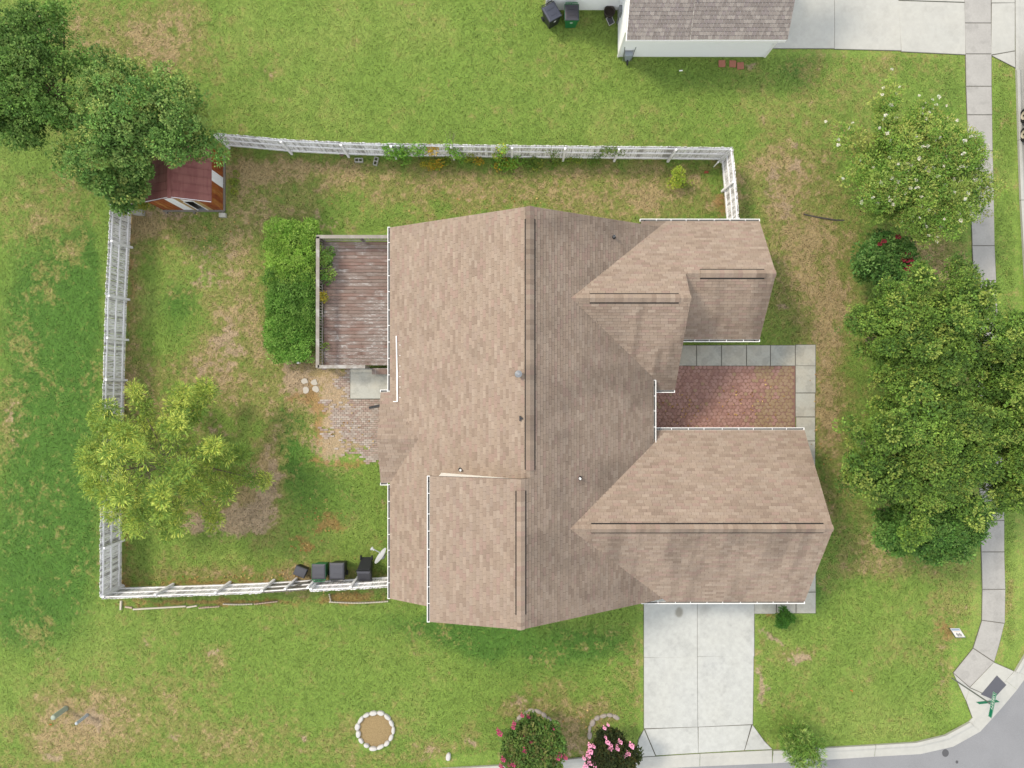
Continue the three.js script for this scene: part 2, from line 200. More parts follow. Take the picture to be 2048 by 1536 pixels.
function lawnColour(x, z, i, j) {
  const u = x / LAWN.w + 0.5, v = z / LAWN.d + 0.5, wx = x + 0.35 * (noise(x * 2.2, z * 2.2, 61) - 0.5), wz = z + 0.35 * (noise(x * 2.2, z * 2.2, 62) - 0.5), uu = wx / LAWN.w + 0.5, vv = wz / LAWN.d + 0.5;
  const n0 = fbm(x * 0.22, z * 0.22, 1, 3), n1 = fbm(x * 0.9, z * 0.9, 5, 4), n2 = fbm(x * 4, z * 4, 9, 3), n3 = noise(x * 11, z * 11, 21), g = hash(i, j, 77), g2 = noise(x * 18, z * 18, 31), n4 = noise(x * 6.5 + 9, z * 6.5, 23);
  const dry = lowAt('dry', uu, vv), lush = lowAt('lush', uu, vv), bare = lowAt('bare', uu, vv), yel = lowAt('yellow', uu, vv);
  let c = mix3(G.mid, G.pale, smooth(0.3, 0.75, n0 * 0.6 + n1 * 0.5 - 0.12 + 0.25 * (n2 - 0.5)));
  c = mix3(c, G.lush, clamp(smooth(0.25, 1.0, lush + 0.45 * (n1 - 0.42) + 0.3 * (n2 - 0.5) + 0.15 * (n0 - 0.5)), 0, 0.92));
  const d = 0.8 * dry - 0.03 + 0.75 * (n1 - 0.5) + 0.95 * (n2 - 0.5) + 0.45 * (n3 - 0.5) + 0.3 * (g2 - 0.5);
  c = mix3(c, G.olive, 0.85 * smooth(0.10, 0.55, d));
  c = mix3(c, G.straw, 0.9 * smooth(0.55, 1.0, d));
  const b = bare + 0.9 * (n2 - 0.5) + 0.5 * (n1 - 0.5) + 0.4 * (n3 - 0.5);
  c = mix3(c, G.soil, 0.9 * smooth(0.34, 0.8, b));
  c = mix3(c, G.orange, 0.8 * smooth(0.3, 0.75, yel + 0.5 * (n2 - 0.5) + 0.3 * (n3 - 0.5)));
  const k = 1 + 0.6 * (g - 0.5) + 0.2 * (g2 - 0.5) + 0.12 * (n3 - 0.5) + 0.1 * (n4 - 0.5) + 0.2 * (n2 - 0.5), h = 0.10 * (hash(i, j, 99) - 0.5);
  return [c[0] * (k + h), c[1] * k, c[2] * (k - h)];
}
const lawnMap = mapFrom(GW, GH, (u, v, i, j) => lawnColour((u - 0.5) * LAWN.w, (v - 0.5) * LAWN.d, i, j), THREE.ClampToEdgeWrapping);
lawnMap.repeat.set(1 / LAWN.w, 1 / LAWN.d); lawnMap.offset.set(0.5, 0.5);
const bumpTile = tile(mapFrom(512, 512, (u, v, i, j) => 0.45 * hash(i, j, 3) + 0.3 * tnoise(u * 128, v * 128, 128, 4) + 0.25 * tnoise(u * 40, v * 40, 40, 4), THREE.RepeatWrapping, true), 6);
{
  const m = new MB(); m.poly([[-LAWN.w / 2, 0, LAWN.d / 2], [LAWN.w / 2, 0, LAWN.d / 2], [LAWN.w / 2, 0, -LAWN.d / 2], [-LAWN.w / 2, 0, -LAWN.d / 2]]);
  m.build('lawn', std(null, 0.95, { map: lawnMap, bumpMap: bumpTile, bumpScale: 0.03 }), null, 'structure');
  const field = tile(mapFrom(512, 512, (u, v, i, j) => mix3(mix3(G.mid, G.pale, tfbm(u, v, 16, 17, 4)), G.olive, 0.5 * smooth(0.5, 0.8, tfbm(u, v, 6, 7, 6))).map((x) => x * (0.8 + 0.4 * hash(i, j, 4)))), 24);
  const f = new MB(), R = 220, a = LAWN.w / 2, b = LAWN.d / 2;
  for (const [x0, x1, z0, z1] of [[-R, R, -R, -b], [-R, R, b, R], [-R, -a, -b, b], [a, R, -b, b]]) f.poly([[x0, -0.004, z1], [x1, -0.004, z1], [x1, -0.004, z0], [x0, -0.004, z0]]);
  f.build('field', std(null, 0.95, { map: field }), null, 'structure');
}
// slabs of concrete: each slab its own piece, real joints between them
function slabs(name, list, mat, y1 = 0.05, label, y0 = -0.05) {
  const root = part(name, scene); root.userData.kind = 'structure';
  for (const ring of list) {
    const r = ring.map((p) => P(p[0], p[1])); let cx = 0, cz = 0; for (const p of r) { cx += p[0] / r.length; cz += p[1] / r.length; }
    const g = r.map(([x, z]) => { const dx = x - cx, dz = z - cz, l = Math.hypot(dx, dz); return [x + dx / l * 0.008, z + dz / l * 0.008]; });
    { const bed = new MB(); bed.prism(r.map(([x, z]) => { const dx = x - cx, dz = z - cz, l = Math.hypot(dx, dz); return [x + dx / l * 0.035, z + dz / l * 0.035]; }), -0.04, y1 - 0.022 + 0.0007 * (root.children.length % 8)); bed.build('joint_sand', MAT.joint, root); }
    const m = new MB(), top = y1 + 0.004 * (hash(Math.round(cx * 40), Math.round(cz * 40), 4) - 0.5), ins = g.map(([x, z]) => { const dx = x - cx, dz = z - cz, l = Math.hypot(dx, dz); return [x - dx / l * 0.02, z - dz / l * 0.02]; });
    let a = 0; for (let i = 0; i < g.length; i++) { const p = g[i], q = g[(i + 1) % g.length]; a += p[0] * q[1] - q[0] * p[1]; }
    if (a > 0) { g.reverse(); ins.reverse(); }
    const at = (q, y) => q.map((p) => [p[0], y, p[1]]), lo = at(g, y0), mi = at(g, top - 0.012), hi = at(ins, top);
    m.poly(hi); for (let i = 0; i < g.length; i++) { const j = (i + 1) % g.length; m.poly([lo[i], lo[j], mi[j], mi[i]]); m.poly([mi[i], mi[j], hi[j], hi[i]]); }
    m.build('slab', mat, root);
  }
  return root;
}
const rect = (x0, y0, x1, y1) => [[x0, y0], [x1, y0], [x1, y1], [x0, y1]];
// driveway with its own stains of oil and tyre dirt
{
  const D0 = P(1260, 1195), D1 = P(1560, 1510), W = D1[0] - D0[0], L = D1[1] - D0[1], spot = P(1358, 1224), spot2 = P(1410, 1217);
  const t = mapFrom(1024, 1024, (u, v, i, j) => { const x = D0[0] + u * W, z = D0[1] + v * L, a = fbm(x * 0.8, z * 0.8, 41, 5), b = fbm(x * 7, z * 7, 42, 3), g = hash(i, j, 5);
    const o = smooth(0.30, 0.80, Math.exp(-(((x - spot[0]) / 0.26) ** 2 + ((z - spot[1]) / 0.30) ** 2)) + 0.3 * (b - 0.5)), o2 = 0.3 * Math.exp(-(((x - spot2[0]) / 0.3) ** 2 + ((z - spot2[1]) / 0.25) ** 2)) * (0.4 + b);
    const k = 0.93 + 0.10 * (a - 0.5) + 0.2 * (b - 0.5) + 0.16 * (g - 0.5) - 0.10 * smooth(0.5, 0.85, fbm(x * 2.3, z * 2.3, 47, 5));
    return mix3(mix3(C(0xe2e5e2), C(0xdadcd6), a).map((q) => q * k), C(0x8d8a7c), clamp(0.75 * o + o2)); }, THREE.ClampToEdgeWrapping);
  t.repeat.set(1 / W, 1 / L); t.offset.set(-D0[0] / W, -D0[1] / L);
  const m = std(null, 0.92, { map: t });
  slabs('driveway', [rect(1288, 1195, 1394, 1314), rect(1395, 1195, 1508, 1312), [[1288, 1315], [1394, 1313], [1395, 1453], [1288, 1456]], [[1395, 1313], [1507, 1311], [1505, 1448], [1396, 1453]],
    [[1290, 1458], [1395, 1454], [1396, 1505], [1312, 1510]], [[1288, 1459], [1310, 1511], [1270, 1513], [1278, 1478]], [[1397, 1454], [1502, 1450], [1488, 1500], [1397, 1505]], [[1505, 1450], [1528, 1482], [1544, 1498], [1490, 1500]]], m, 0.05);
}
slabs('neighbour_driveway', [rect(1540, -30, 1669, 96), [[1670, -30], [1796, -30], [1803, 100], [1670, 97]], [[1797, 1], [1930, 5], [1932, 108], [1804, 102]], [[1797, -30], [1930, -30], [1930, 3], [1797, -1]], rect(1985, -30, 2031, 4), [[1985, 6], [2031, 5], [2031, 100], [1984, 108]], [[1985, 110], [2031, 102], [2032, 134]]], MAT.concrete, 0.05);
slabs('pavement', [[[1931, -30], [1983, -30], [1983, 44], [1931, 44]], [[1931, 46], [1983, 46], [1984, 106], [1933, 106]], [[1933, 108], [1984, 108], [1984, 171], [1934, 171]], [[1934, 173], [1984, 173], [1985, 228], [1936, 228]], [[1936, 230], [1985, 230], [1986, 300], [1938, 300]], [[1938, 302], [1986, 302], [1988, 370], [1942, 370]], [[1942, 372], [1988, 372], [1990, 490], [1946, 490]], [[1946, 492], [1990, 492], [1993, 560], [1949, 560]],
  [[1949, 562], [1993, 562], [1996, 640], [1951, 640]], [[1951, 642], [1996, 642], [1999, 720], [1953, 720]], [[1953, 722], [1999, 722], [2002, 800], [1956, 800]], [[1956, 802], [2002, 802], [2004, 880], [1958, 880]], [[1958, 882], [2004, 882], [2007, 960], [1960, 960]], [[1960, 962], [2007, 962], [2009, 1040], [1962, 1040]], [[1962, 1042], [2009, 1042], [2009, 1103], [1964, 1103]], [[1964, 1105], [2009, 1105], [2011, 1178], [1966, 1178]], [[1966, 1180], [2011, 1180], [2010, 1246], [1965, 1240]],
  [[1965, 1242], [2009, 1248], [1998, 1292], [1989, 1323], [1948, 1296]], [[1947, 1298], [1988, 1325], [1940, 1374], [1908, 1346]]], MAT.walk, 0.05);
slabs('corner_ramp', [[[1988.5, 1326], [2028, 1343], [1984, 1394], [1941, 1375]], [[1908, 1348], [1939.5, 1376], [1932, 1400]], [[1940, 1376.5], [1983, 1395.5], [1947, 1439], [1933, 1400]]], MAT.concrete, 0.05);
slabs('garden_path', [rect(1320, 691, 1392, 731), rect(1394, 691, 1442, 731), rect(1444, 691, 1492, 731), rect(1494, 691, 1540, 731), rect(1542, 691, 1590, 731), rect(1592, 690, 1631, 731), rect(1592, 732, 1631, 785), rect(1592, 787, 1630, 833), rect(1593, 835, 1630, 881), rect(1593, 883, 1630, 930), rect(1593, 932, 1630, 980), rect(1593, 982, 1631, 1030), rect(1593, 1032, 1631, 1080), rect(1593, 1082, 1631, 1130), rect(1593, 1132, 1631, 1183), rect(1593, 1185, 1631, 1226), rect(1554, 1190, 1591, 1226), rect(1509, 1190, 1552, 1227)], MAT.concreteOld, 0.045);
slabs('patio_slab', [rect(702, 737, 790, 797)], MAT.concreteOld, 0.10);
// kerb and road
const kerbIn = [[560, 1562], [880, 1535], [1060, 1525], [1160, 1514], [1270, 1515], [1400, 1507], [1545, 1500], [1640, 1495], [1750, 1489], [1832, 1484], [1890, 1470], [1938, 1444], [1980, 1400], [2012, 1362], [2030, 1342], [2048, 1312], [2066, 1280], [2074, 1240], [2073, 1000], [2064, 800], [2050, 560], [2041, 400], [2037, 280], [2033, 140], [2032, -60]];
const kerbOut = [[562, 1592], [880, 1566], [1060, 1555], [1160, 1545], [1270, 1540], [1400, 1533], [1545, 1527], [1640, 1521], [1750, 1514], [1842, 1509], [1908, 1494], [1962, 1464], [2004, 1418], [2036, 1380], [2056, 1352], [2074, 1322], [2092, 1286], [2100, 1240], [2098, 1000], [2090, 800], [2076, 560], [2066, 400], [2062, 280], [2058, 140], [2057, -60]];
{
  const root = part('kerb', scene); root.userData.kind = 'structure';
  for (let i = 0; i < kerbIn.length - 1; i++) {
    const a = P(...kerbIn[i]), b = P(...kerbIn[i + 1]), c = P(...kerbOut[i + 1]), d = P(...kerbOut[i]), n = Math.max(1, Math.round(Math.hypot(a[0] - b[0], a[1] - b[1]) / 3));
    for (let k = 0; k < n; k++) {
      const L = (p, q, t) => [p[0] + (q[0] - p[0]) * t, p[1] + (q[1] - p[1]) * t], e = k === n - 1 && hash(i, k, 3) > 0.4 ? 0.006 : 0, p0 = L(a, b, k / n), p1 = L(a, b, (k + 1) / n - e), q1 = L(d, c, (k + 1) / n - e), q0 = L(d, c, k / n);
      const drop = i === 4 || i === 5 || (i >= 11 && i <= 13) || i > 22 ? 0.03 : 0.11, yt = drop + 0.02, M = (s, p, q) => L(p, q, s), m = new MB();   // rolled kerb profile: high back, low gutter lip
      const prof = [[0, -0.05], [0, yt], [0.22, yt + 0.004], [0.42, yt * 0.45 + 0.01], [1, 0.012], [1, -0.05]];
      for (let s = 0; s < prof.length - 1; s++) { const A0 = M(prof[s][0], p0, q0), A1 = M(prof[s][0], p1, q1), B1 = M(prof[s + 1][0], p1, q1), B0 = M(prof[s + 1][0], p0, q0); m.poly([[A0[0], prof[s][1], A0[1]], [B0[0], prof[s + 1][1], B0[1]], [B1[0], prof[s + 1][1], B1[1]], [A1[0], prof[s][1], A1[1]]]); }
      m.build('kerb_stone', MAT.kerb, root);
    }
  }
  const r = new MB(), far = [[560, 2600], [2600, 2600], [2600, -60]].map((p) => P(...p)), ring = kerbOut.map((p) => P(...p));
  const outer = ring.map(([x, z], i) => { const [a, b] = P(...kerbIn[i]); const dx = x - a, dz = z - b, l = Math.hypot(dx, dz); return [x - dx / l * 0.05, z - dz / l * 0.05]; });
  const shape = new THREE.Shape([...outer, ...far.slice(0, 0)].map(([x, z]) => new THREE.Vector2(x, -z)).concat([far[2], far[1], far[0]].map(([x, z]) => new THREE.Vector2(x, -z))));
  const g = new THREE.ShapeGeometry(shape); g.rotateX(-Math.PI / 2); g.translate(0, 0.006, 0);
  put('road', g, MAT.asphalt, null, 'structure');
}

// ---------------------------------------------------------------- the house
const H = { rx: 0.809, hr: 6.664, sm: 0.622, XL: -5.418, XR: 6.44, zN: -7.117, zS: 9.693, hG: 2.75, sG: 0.74, g0: 2.085, g1: 9.844, Xg: 13.39, sA: 0.743, a0: -7.41, a1: 0.243, XA: 7.5, b1: -2.064, XB: 11.351, xc: -3.261, xcR: 0.437, sc: 0.253, zc: 3.74, d0: 0.36, d1: 4.44, XD: -5.85, sD: 0.42 };
H.gm = (H.g0 + H.g1) / 2; H.hg = H.hG + H.sG * (H.g1 - H.g0) / 2; H.gt = H.rx + (H.hr - H.hg) / H.sm;
H.am = (H.a0 + H.a1) / 2; H.ha = H.hG + H.sA * (H.a1 - H.a0) / 2; H.at = H.rx + (H.hr - H.ha) / H.sm;
H.bm = (H.a0 + H.b1) / 2; H.hb = H.hG + H.sA * (H.b1 - H.a0) / 2;
H.hc = H.hr + H.sm * (H.rx - H.xcR); H.hce = H.hc - H.sc * (H.xcR - H.xc); H.hL = H.hr - H.sm * (H.rx - H.XL); H.hR = H.hr - H.sm * (H.XR - H.rx);
H.dm = (H.d0 + H.d1) / 2; H.hd = H.hL + H.sD * (H.d1 - H.d0) / 2; H.dt = H.rx - (H.hr - H.hd) / H.sm; H.vx = H.rx + (H.hr - H.hG) / H.sm;
const hW = (x) => H.hr - H.sm * (H.rx - x), hE = (x) => H.hr - H.sm * (x - H.rx), hGN = (z) => H.hG + H.sG * (z - H.g0), hGS = (z) => H.hG + H.sG * (H.g1 - z), hAN = (z) => H.hG + H.sA * (z - H.a0), hAS = (z) => H.hG + H.sA * (H.a1 - z), hBS = (z) => H.hG + H.sA * (H.b1 - z), hCW = (x) => H.hc - H.sc * (H.xcR - x);
const valleyGN = H.g0 + (H.hR - H.hG) / H.sG, valleyGS = H.g1 - (H.hR - H.hG) / H.sG, valleyAS = H.a1 - (H.hR - H.hG) / H.sA, valleyAN = H.a0 + (hE(5.95) - H.hG) / H.sA;
// each roof face: convex rings on the plan, height over the plan, direction that the water runs (dx, dz)
const faces = [
  { n: 'west_slope', h: (x) => hW(x), run: [-1, 0], s: H.sm, rings: [[[H.XL, H.zN], [H.rx, H.zN], [H.rx, H.zc + 0.25], [H.XL, H.zc + 0.25]], [[H.XL, H.zc + 0.25], [-2.8, H.zc + 0.25], [-2.8, H.zS], [H.XL, H.zS]]], skip: (x, z) => x < H.dt - 0.3 && Math.abs(z - H.dm) < (H.d1 - H.dm) * (H.dt - x) / (H.dt - H.XL) - 0.45 },
  { n: 'east_slope', h: (x) => hE(x), run: [1, 0], s: H.sm, rings: [[[H.rx, H.zN], [H.XR, H.zN], [H.XR, H.zS], [H.rx, H.zS]], [[H.XR, H.zN], [6.95, H.zN], [H.XR, H.a0 + 0.55]], [[H.XR, H.zS], [6.9, H.zS], [H.XR, valleyGS]], [[H.xcR, H.zc], [H.rx, H.zc], [H.rx, H.zS], [H.xcR, H.zS]]],
    skip: (x, z) => (x > H.gt + 0.4 && Math.abs(z - H.gm) < (x - H.gt) * H.sm / H.sG - 0.4) || (x > H.at + 0.4 && Math.abs(z - H.am) < (x - H.at) * H.sm / H.sA - 0.4) },
  { n: 'garage_north_slope', h: (x, z) => hGN(z), run: [0, -1], s: H.sG, rings: [[[H.gt, H.gm], [H.XR, valleyGN], [H.Xg, valleyGN], [H.Xg, H.gm]], [[H.XR, valleyGN], [H.XR, H.g0], [H.Xg, H.g0], [H.Xg, valleyGN]]] },
  { n: 'garage_south_slope', h: (x, z) => hGS(z), run: [0, 1], s: H.sG, rings: [[[H.gt, H.gm], [H.Xg, H.gm], [H.Xg, H.g1], [H.vx, H.g1]]] },
  { n: 'wing_north_slope', h: (x, z) => hAN(z), run: [0, -1], s: H.sA, rings: [[[H.at + (H.am - H.bm) * H.sA / H.sm, H.bm], [H.XB, H.bm], [H.XB, valleyAN], [5.95, valleyAN]], [[5.95, valleyAN], [H.XB, valleyAN], [H.XB, H.a0], [5.95, H.a0]], [[H.at, H.am], [H.XA, H.am], [H.XA, H.bm], [H.at + (H.am - H.bm) * H.sA / H.sm, H.bm]]] },
  { n: 'wing_south_slope', h: (x, z) => hAS(z), run: [0, 1], s: H.sA, rings: [[[H.at, H.am], [H.XA, H.am], [H.XA, valleyAS], [H.XR, valleyAS]], [[H.XR, valleyAS], [H.XA, valleyAS], [H.XA, H.a1], [H.XR, H.a1]]] },
  { n: 'porch_south_slope', h: (x, z) => hBS(z), run: [0, 1], s: H.sA, rings: [[[7.3, H.bm], [H.XB, H.bm], [H.XB, H.b1], [7.3, H.b1]]] },
  { n: 'dormer_slope', h: (x) => hCW(x), run: [-1, 0], s: H.sc, rings: [[[H.xc, H.zc], [H.xcR, H.zc], [H.xcR, H.zS], [H.xc, H.zS]]] },
  { n: 'bay_north_slope', h: (x, z) => H.hL + H.sD * (z - H.d0), run: [0, -1], s: H.sD, rings: [[[H.XD, H.d0], [H.XL, H.d0], [H.dt, H.dm], [H.XD, H.dm]]] },
  { n: 'bay_south_slope', h: (x, z) => H.hL + H.sD * (H.d1 - z), run: [0, 1], s: H.sD, rings: [[[H.XD, H.d1], [H.XL, H.d1], [H.dt, H.dm], [H.XD, H.dm]]] },
];
const ccw = (r) => { let a = 0; for (let i = 0; i < r.length; i++) { const p = r[i], q = r[(i + 1) % r.length]; a += p[0] * q[1] - q[0] * p[1]; } return a > 0 ? [...r].reverse() : r; };
function clipTo(poly, ring) {                                  // both rings with negative area
  let out = poly;
  for (let i = 0; i < ring.length && out.length; i++) {
    const a = ring[i], b = ring[(i + 1) % ring.length], side = (p) => -((b[0] - a[0]) * (p[1] - a[1]) - (b[1] - a[1]) * (p[0] - a[0])), src = out; out = [];
    for (let k = 0; k < src.length; k++) { const p = src[k], q = src[(k + 1) % src.length], sp = side(p), sq = side(q); if (sp >= 0) out.push(p); if ((sp >= 0) !== (sq >= 0)) { const t = sp / (sp - sq); out.push([p[0] + (q[0] - p[0]) * t, p[1] + (q[1] - p[1]) * t]); } }
  }
  return out;
}
const area = (r) => { let a = 0; for (let i = 0; i < r.length; i++) { const p = r[i], q = r[(i + 1) % r.length]; a += p[0] * q[1] - q[0] * p[1]; } return Math.abs(a) / 2; };
// asphalt shingle felt: mineral grain, dark growth running down in blotches, and east slope shade in colour
const ROOF = { x0: -7, z0: -9, w: 22, d: 20 };
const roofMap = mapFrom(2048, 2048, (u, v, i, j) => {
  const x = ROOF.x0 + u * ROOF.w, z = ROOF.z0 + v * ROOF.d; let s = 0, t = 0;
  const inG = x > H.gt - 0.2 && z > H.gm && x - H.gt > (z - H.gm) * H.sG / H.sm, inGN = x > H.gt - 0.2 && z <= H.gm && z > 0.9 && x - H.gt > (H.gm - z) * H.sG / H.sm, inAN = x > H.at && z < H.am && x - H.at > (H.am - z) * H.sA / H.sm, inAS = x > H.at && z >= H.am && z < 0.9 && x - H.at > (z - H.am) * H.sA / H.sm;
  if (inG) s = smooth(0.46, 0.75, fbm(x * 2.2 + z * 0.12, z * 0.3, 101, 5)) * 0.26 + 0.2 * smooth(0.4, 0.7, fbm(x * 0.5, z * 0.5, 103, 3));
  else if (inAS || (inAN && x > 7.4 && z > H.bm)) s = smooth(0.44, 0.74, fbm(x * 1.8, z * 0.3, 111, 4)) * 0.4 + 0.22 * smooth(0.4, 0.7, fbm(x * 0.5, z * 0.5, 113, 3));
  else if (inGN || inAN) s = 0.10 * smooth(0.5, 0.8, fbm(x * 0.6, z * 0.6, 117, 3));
  else if (x > H.rx - 0.2 && !(z > H.zc && x < 0.45)) s = 0.27 + 0.27 * smooth(0.34, 0.74, fbm(x * 0.45, z * 0.75, 121, 5)) * (0.75 + 0.5 * fbm(x * 3, z * 6, 123, 3)) ;  // whole east slope toned darker: growth blotches plus its shaded side painted in
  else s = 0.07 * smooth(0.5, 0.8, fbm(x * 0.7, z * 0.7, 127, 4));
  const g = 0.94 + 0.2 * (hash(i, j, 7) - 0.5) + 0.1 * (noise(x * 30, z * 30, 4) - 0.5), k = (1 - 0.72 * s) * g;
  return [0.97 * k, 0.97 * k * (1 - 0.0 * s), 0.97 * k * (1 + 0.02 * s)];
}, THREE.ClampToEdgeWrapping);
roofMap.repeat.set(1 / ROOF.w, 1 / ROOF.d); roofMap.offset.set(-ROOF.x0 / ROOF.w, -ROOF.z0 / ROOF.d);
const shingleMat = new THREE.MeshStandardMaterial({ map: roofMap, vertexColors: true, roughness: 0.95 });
const blend = [0xceb9a5, 0xc8b29d, 0xc1aa96, 0xd4c0ac, 0xcab4a2, 0xb9a28f, 0xcdb7a2, 0xc9ac9c, 0xd0baa6, 0xc5b09b].map((t) => mix3(C(t), C(0xcbb39f), 0.2).map((v) => v * 0.86));
const house = thing('house', 'large house with tan shingle roof of crossing gables in the middle of the garden', 'house');
const deckMat = std(0x55483e, 1), houseWall = MAT.cream;
const chosen = [];                                             // candidates to stand as single shingles
function layShingles(face, rings, palette, mat, expo, tabW, seed, roof, store, opt = {}) {
  const R = rng(seed), mb = new MB(), [dx, dz] = face.run, cs = 1 / Math.hypot(1, face.s), flow = (p) => p[0] * dx + p[1] * dz, side = (p) => p[0] * -dz + p[1] * dx;
  const stepV = expo * cs, gap = opt.gap ?? 0.007, nrm = new V3(dx * face.s, 1, dz * face.s).normalize();
  let v0 = 1e9, v1 = -1e9, u0 = 1e9, u1 = -1e9; for (const r of rings) for (const p of r) { v0 = Math.min(v0, flow(p)); v1 = Math.max(v1, flow(p)); u0 = Math.min(u0, side(p)); u1 = Math.max(u1, side(p)); }
  const cr = rings.map(ccw);
  const strips = {};
  for (let row = 0, v = v1; v > v0; row++, v -= stepV) {
    const off = (row % 2) * tabW / 2 + ((row * 7919) % 13) * 0.013 - 1;
    for (let k = Math.floor((u0 - off) / tabW) - 1, u = off + k * tabW; u < u1; k++, u += tabW) {
      const q = [[u + gap / 2, v], [u + tabW - gap / 2, v], [u + tabW - gap / 2, v - stepV * 1.02], [u + gap / 2, v - stepV * 1.02]].map(([a, b]) => [b * dx - a * dz, b * dz + a * dx]);
      const mid = [(q[0][0] + q[2][0]) / 2, (q[0][1] + q[2][1]) / 2]; if (face.skip && face.skip(...mid)) continue;
      const strip = row + ':' + k, c0 = strips[strip] ??= palette[Math.floor(R() * palette.length)], t = 0.94 + 0.12 * R(), color = (R() < 0.3 ? palette[Math.floor(R() * palette.length)] : c0).map((x) => x * t), lift = 0.017 + 0.006 * R();
      for (const r of cr) {
        const poly = clipTo(ccw(q), r); if (poly.length < 3 || area(poly) < 0.0006) continue;
        const up = (p) => 0.004 + lift * clamp((flow(p) - (v - stepV)) / stepV) , lo = poly.map((p) => [p[0], face.h(...p) + 0.001, p[1]]), hi = poly.map((p) => { const h = up(p); return [p[0] + nrm.x * h, face.h(...p) + nrm.y * h, p[1] + nrm.z * h]; });
        const one = store && area(poly) > 0.97 * area(q) ? new MB() : mb;
        one.poly(hi, color); for (let i = 0; i < poly.length; i++) { const j = (i + 1) % poly.length; one.poly([lo[i], lo[j], hi[j], hi[i]], color); }
        for (const m of new Set([one])) { for (let i = m.u.length - poly.length * 6 * 2 - (poly.length - 2) * 6, e = m.u.length, pi = m.p.length - (e - i) / 2 * 3; i < e; i += 2, pi += 3) { m.u[i] = m.p[pi]; m.u[i + 1] = m.p[pi + 2]; } }
        if (one !== mb) store.push({ mb: one, roof, height: face.h(...mid), rest: mb });
      }
    }
  }
  return mb;
}
const roof = part('roof', house);
{
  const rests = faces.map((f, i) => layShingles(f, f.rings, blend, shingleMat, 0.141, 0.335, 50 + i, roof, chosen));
  // 300 shingles that lie nearest to the lens stand singly, the others of each slope together
  chosen.sort((a, b) => b.height - a.height);
  chosen.forEach((s, i) => { if (i < 300) s.mb.build('shingle', shingleMat, roof); else { s.rest.p.push(...s.mb.p); s.rest.n.push(...s.mb.n); s.rest.u.push(...s.mb.u); s.rest.c.push(...s.mb.c); } });
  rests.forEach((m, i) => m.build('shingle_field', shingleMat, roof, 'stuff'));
  for (const f of faces) { const m = new MB(); for (const r of f.rings) m.prism(r, (x, z) => f.h(x, z) - 0.13, (x, z) => f.h(x, z)); m.build('roof_deck', deckMat, roof); }
}
// ridge caps and ridge vents
function ridge(a, b, sl, sr, name = 'ridge_cap', raise = 0.012, half = 0.15, step = 0.15) {   // from a to b (x, y, z), slopes of the two sides
  const A = new V3(...a), B = new V3(...b), L = A.distanceTo(B), d = B.clone().sub(A).normalize(), s = new V3(-d.z, 0, d.x), n = Math.round(L / step), R = rng(Math.round(L * 991));
  for (let i = 0; i < n; i++) {
    const p0 = A.clone().addScaledVector(d, i * L / n - 0.01), p1 = A.clone().addScaledVector(d, (i + 1) * L / n + 0.02), m = new MB(), tone = 0.9 + 0.14 * R(), color = blend[Math.floor(R() * blend.length)].map((x) => x * tone);
    const pt = (p, o, k, e) => { const q = p.clone().addScaledVector(s, o * half); return [q.x, q.y - half * k + raise + e, q.z]; };
    const e0 = 0.004, e1 = 0.011;
    for (const [o, k] of [[1, sr], [-1, sl]]) { const ring = [pt(p0, 0, 0, e0), pt(p1, 0, 0, e1), pt(p1, o, k, e1), pt(p0, o, k, e0)]; m.poly(o > 0 ? ring : [...ring].reverse(), color); const low = ring.map((q) => [q[0], q[1] - raise, q[2]]); m.poly([ring[1], ring[2], low[2], low[1]], color); m.poly([ring[2], ring[3], low[3], low[2]], color); m.poly([ring[0], ring[3], low[3], low[0]], color); }
    for (let q = 0, e = m.u.length / 2; q < e; q++) { m.u[2 * q] = m.p[3 * q]; m.u[2 * q + 1] = m.p[3 * q + 2]; }
    m.build(name, shingleMat, roof);
  }
}
function ridgeVent(a, b, sl, sr) {
  const A = new V3(...a), B = new V3(...b), d = B.clone().sub(A).normalize(), s = new V3(-d.z, 0, d.x), m = new MB(), half = 0.215;
  const pt = (p, o, k, e) => { const q = p.clone().addScaledVector(s, o * half); return [q.x, q.y - half * k + e, q.z]; };
  for (const [o, k] of [[1, sr], [-1, sl]]) { const t = [pt(A, 0, 0, 0.034), pt(B, 0, 0, 0.034), pt(B, o, k, 0.03), pt(A, o, k, 0.03)], l = t.map((q) => [q[0], q[1] - 0.03, q[2]]); m.poly(o > 0 ? t : [...t].reverse()); for (let i = 0; i < 4; i++) { const j = (i + 1) % 4; m.poly([t[i], t[j], l[j], l[i]]); } }
  m.build('ridge_vent', MAT.filter, roof);
  ridge(a, b, sl, sr, 'ridge_vent_cap', 0.055, 0.17, 0.2);
}
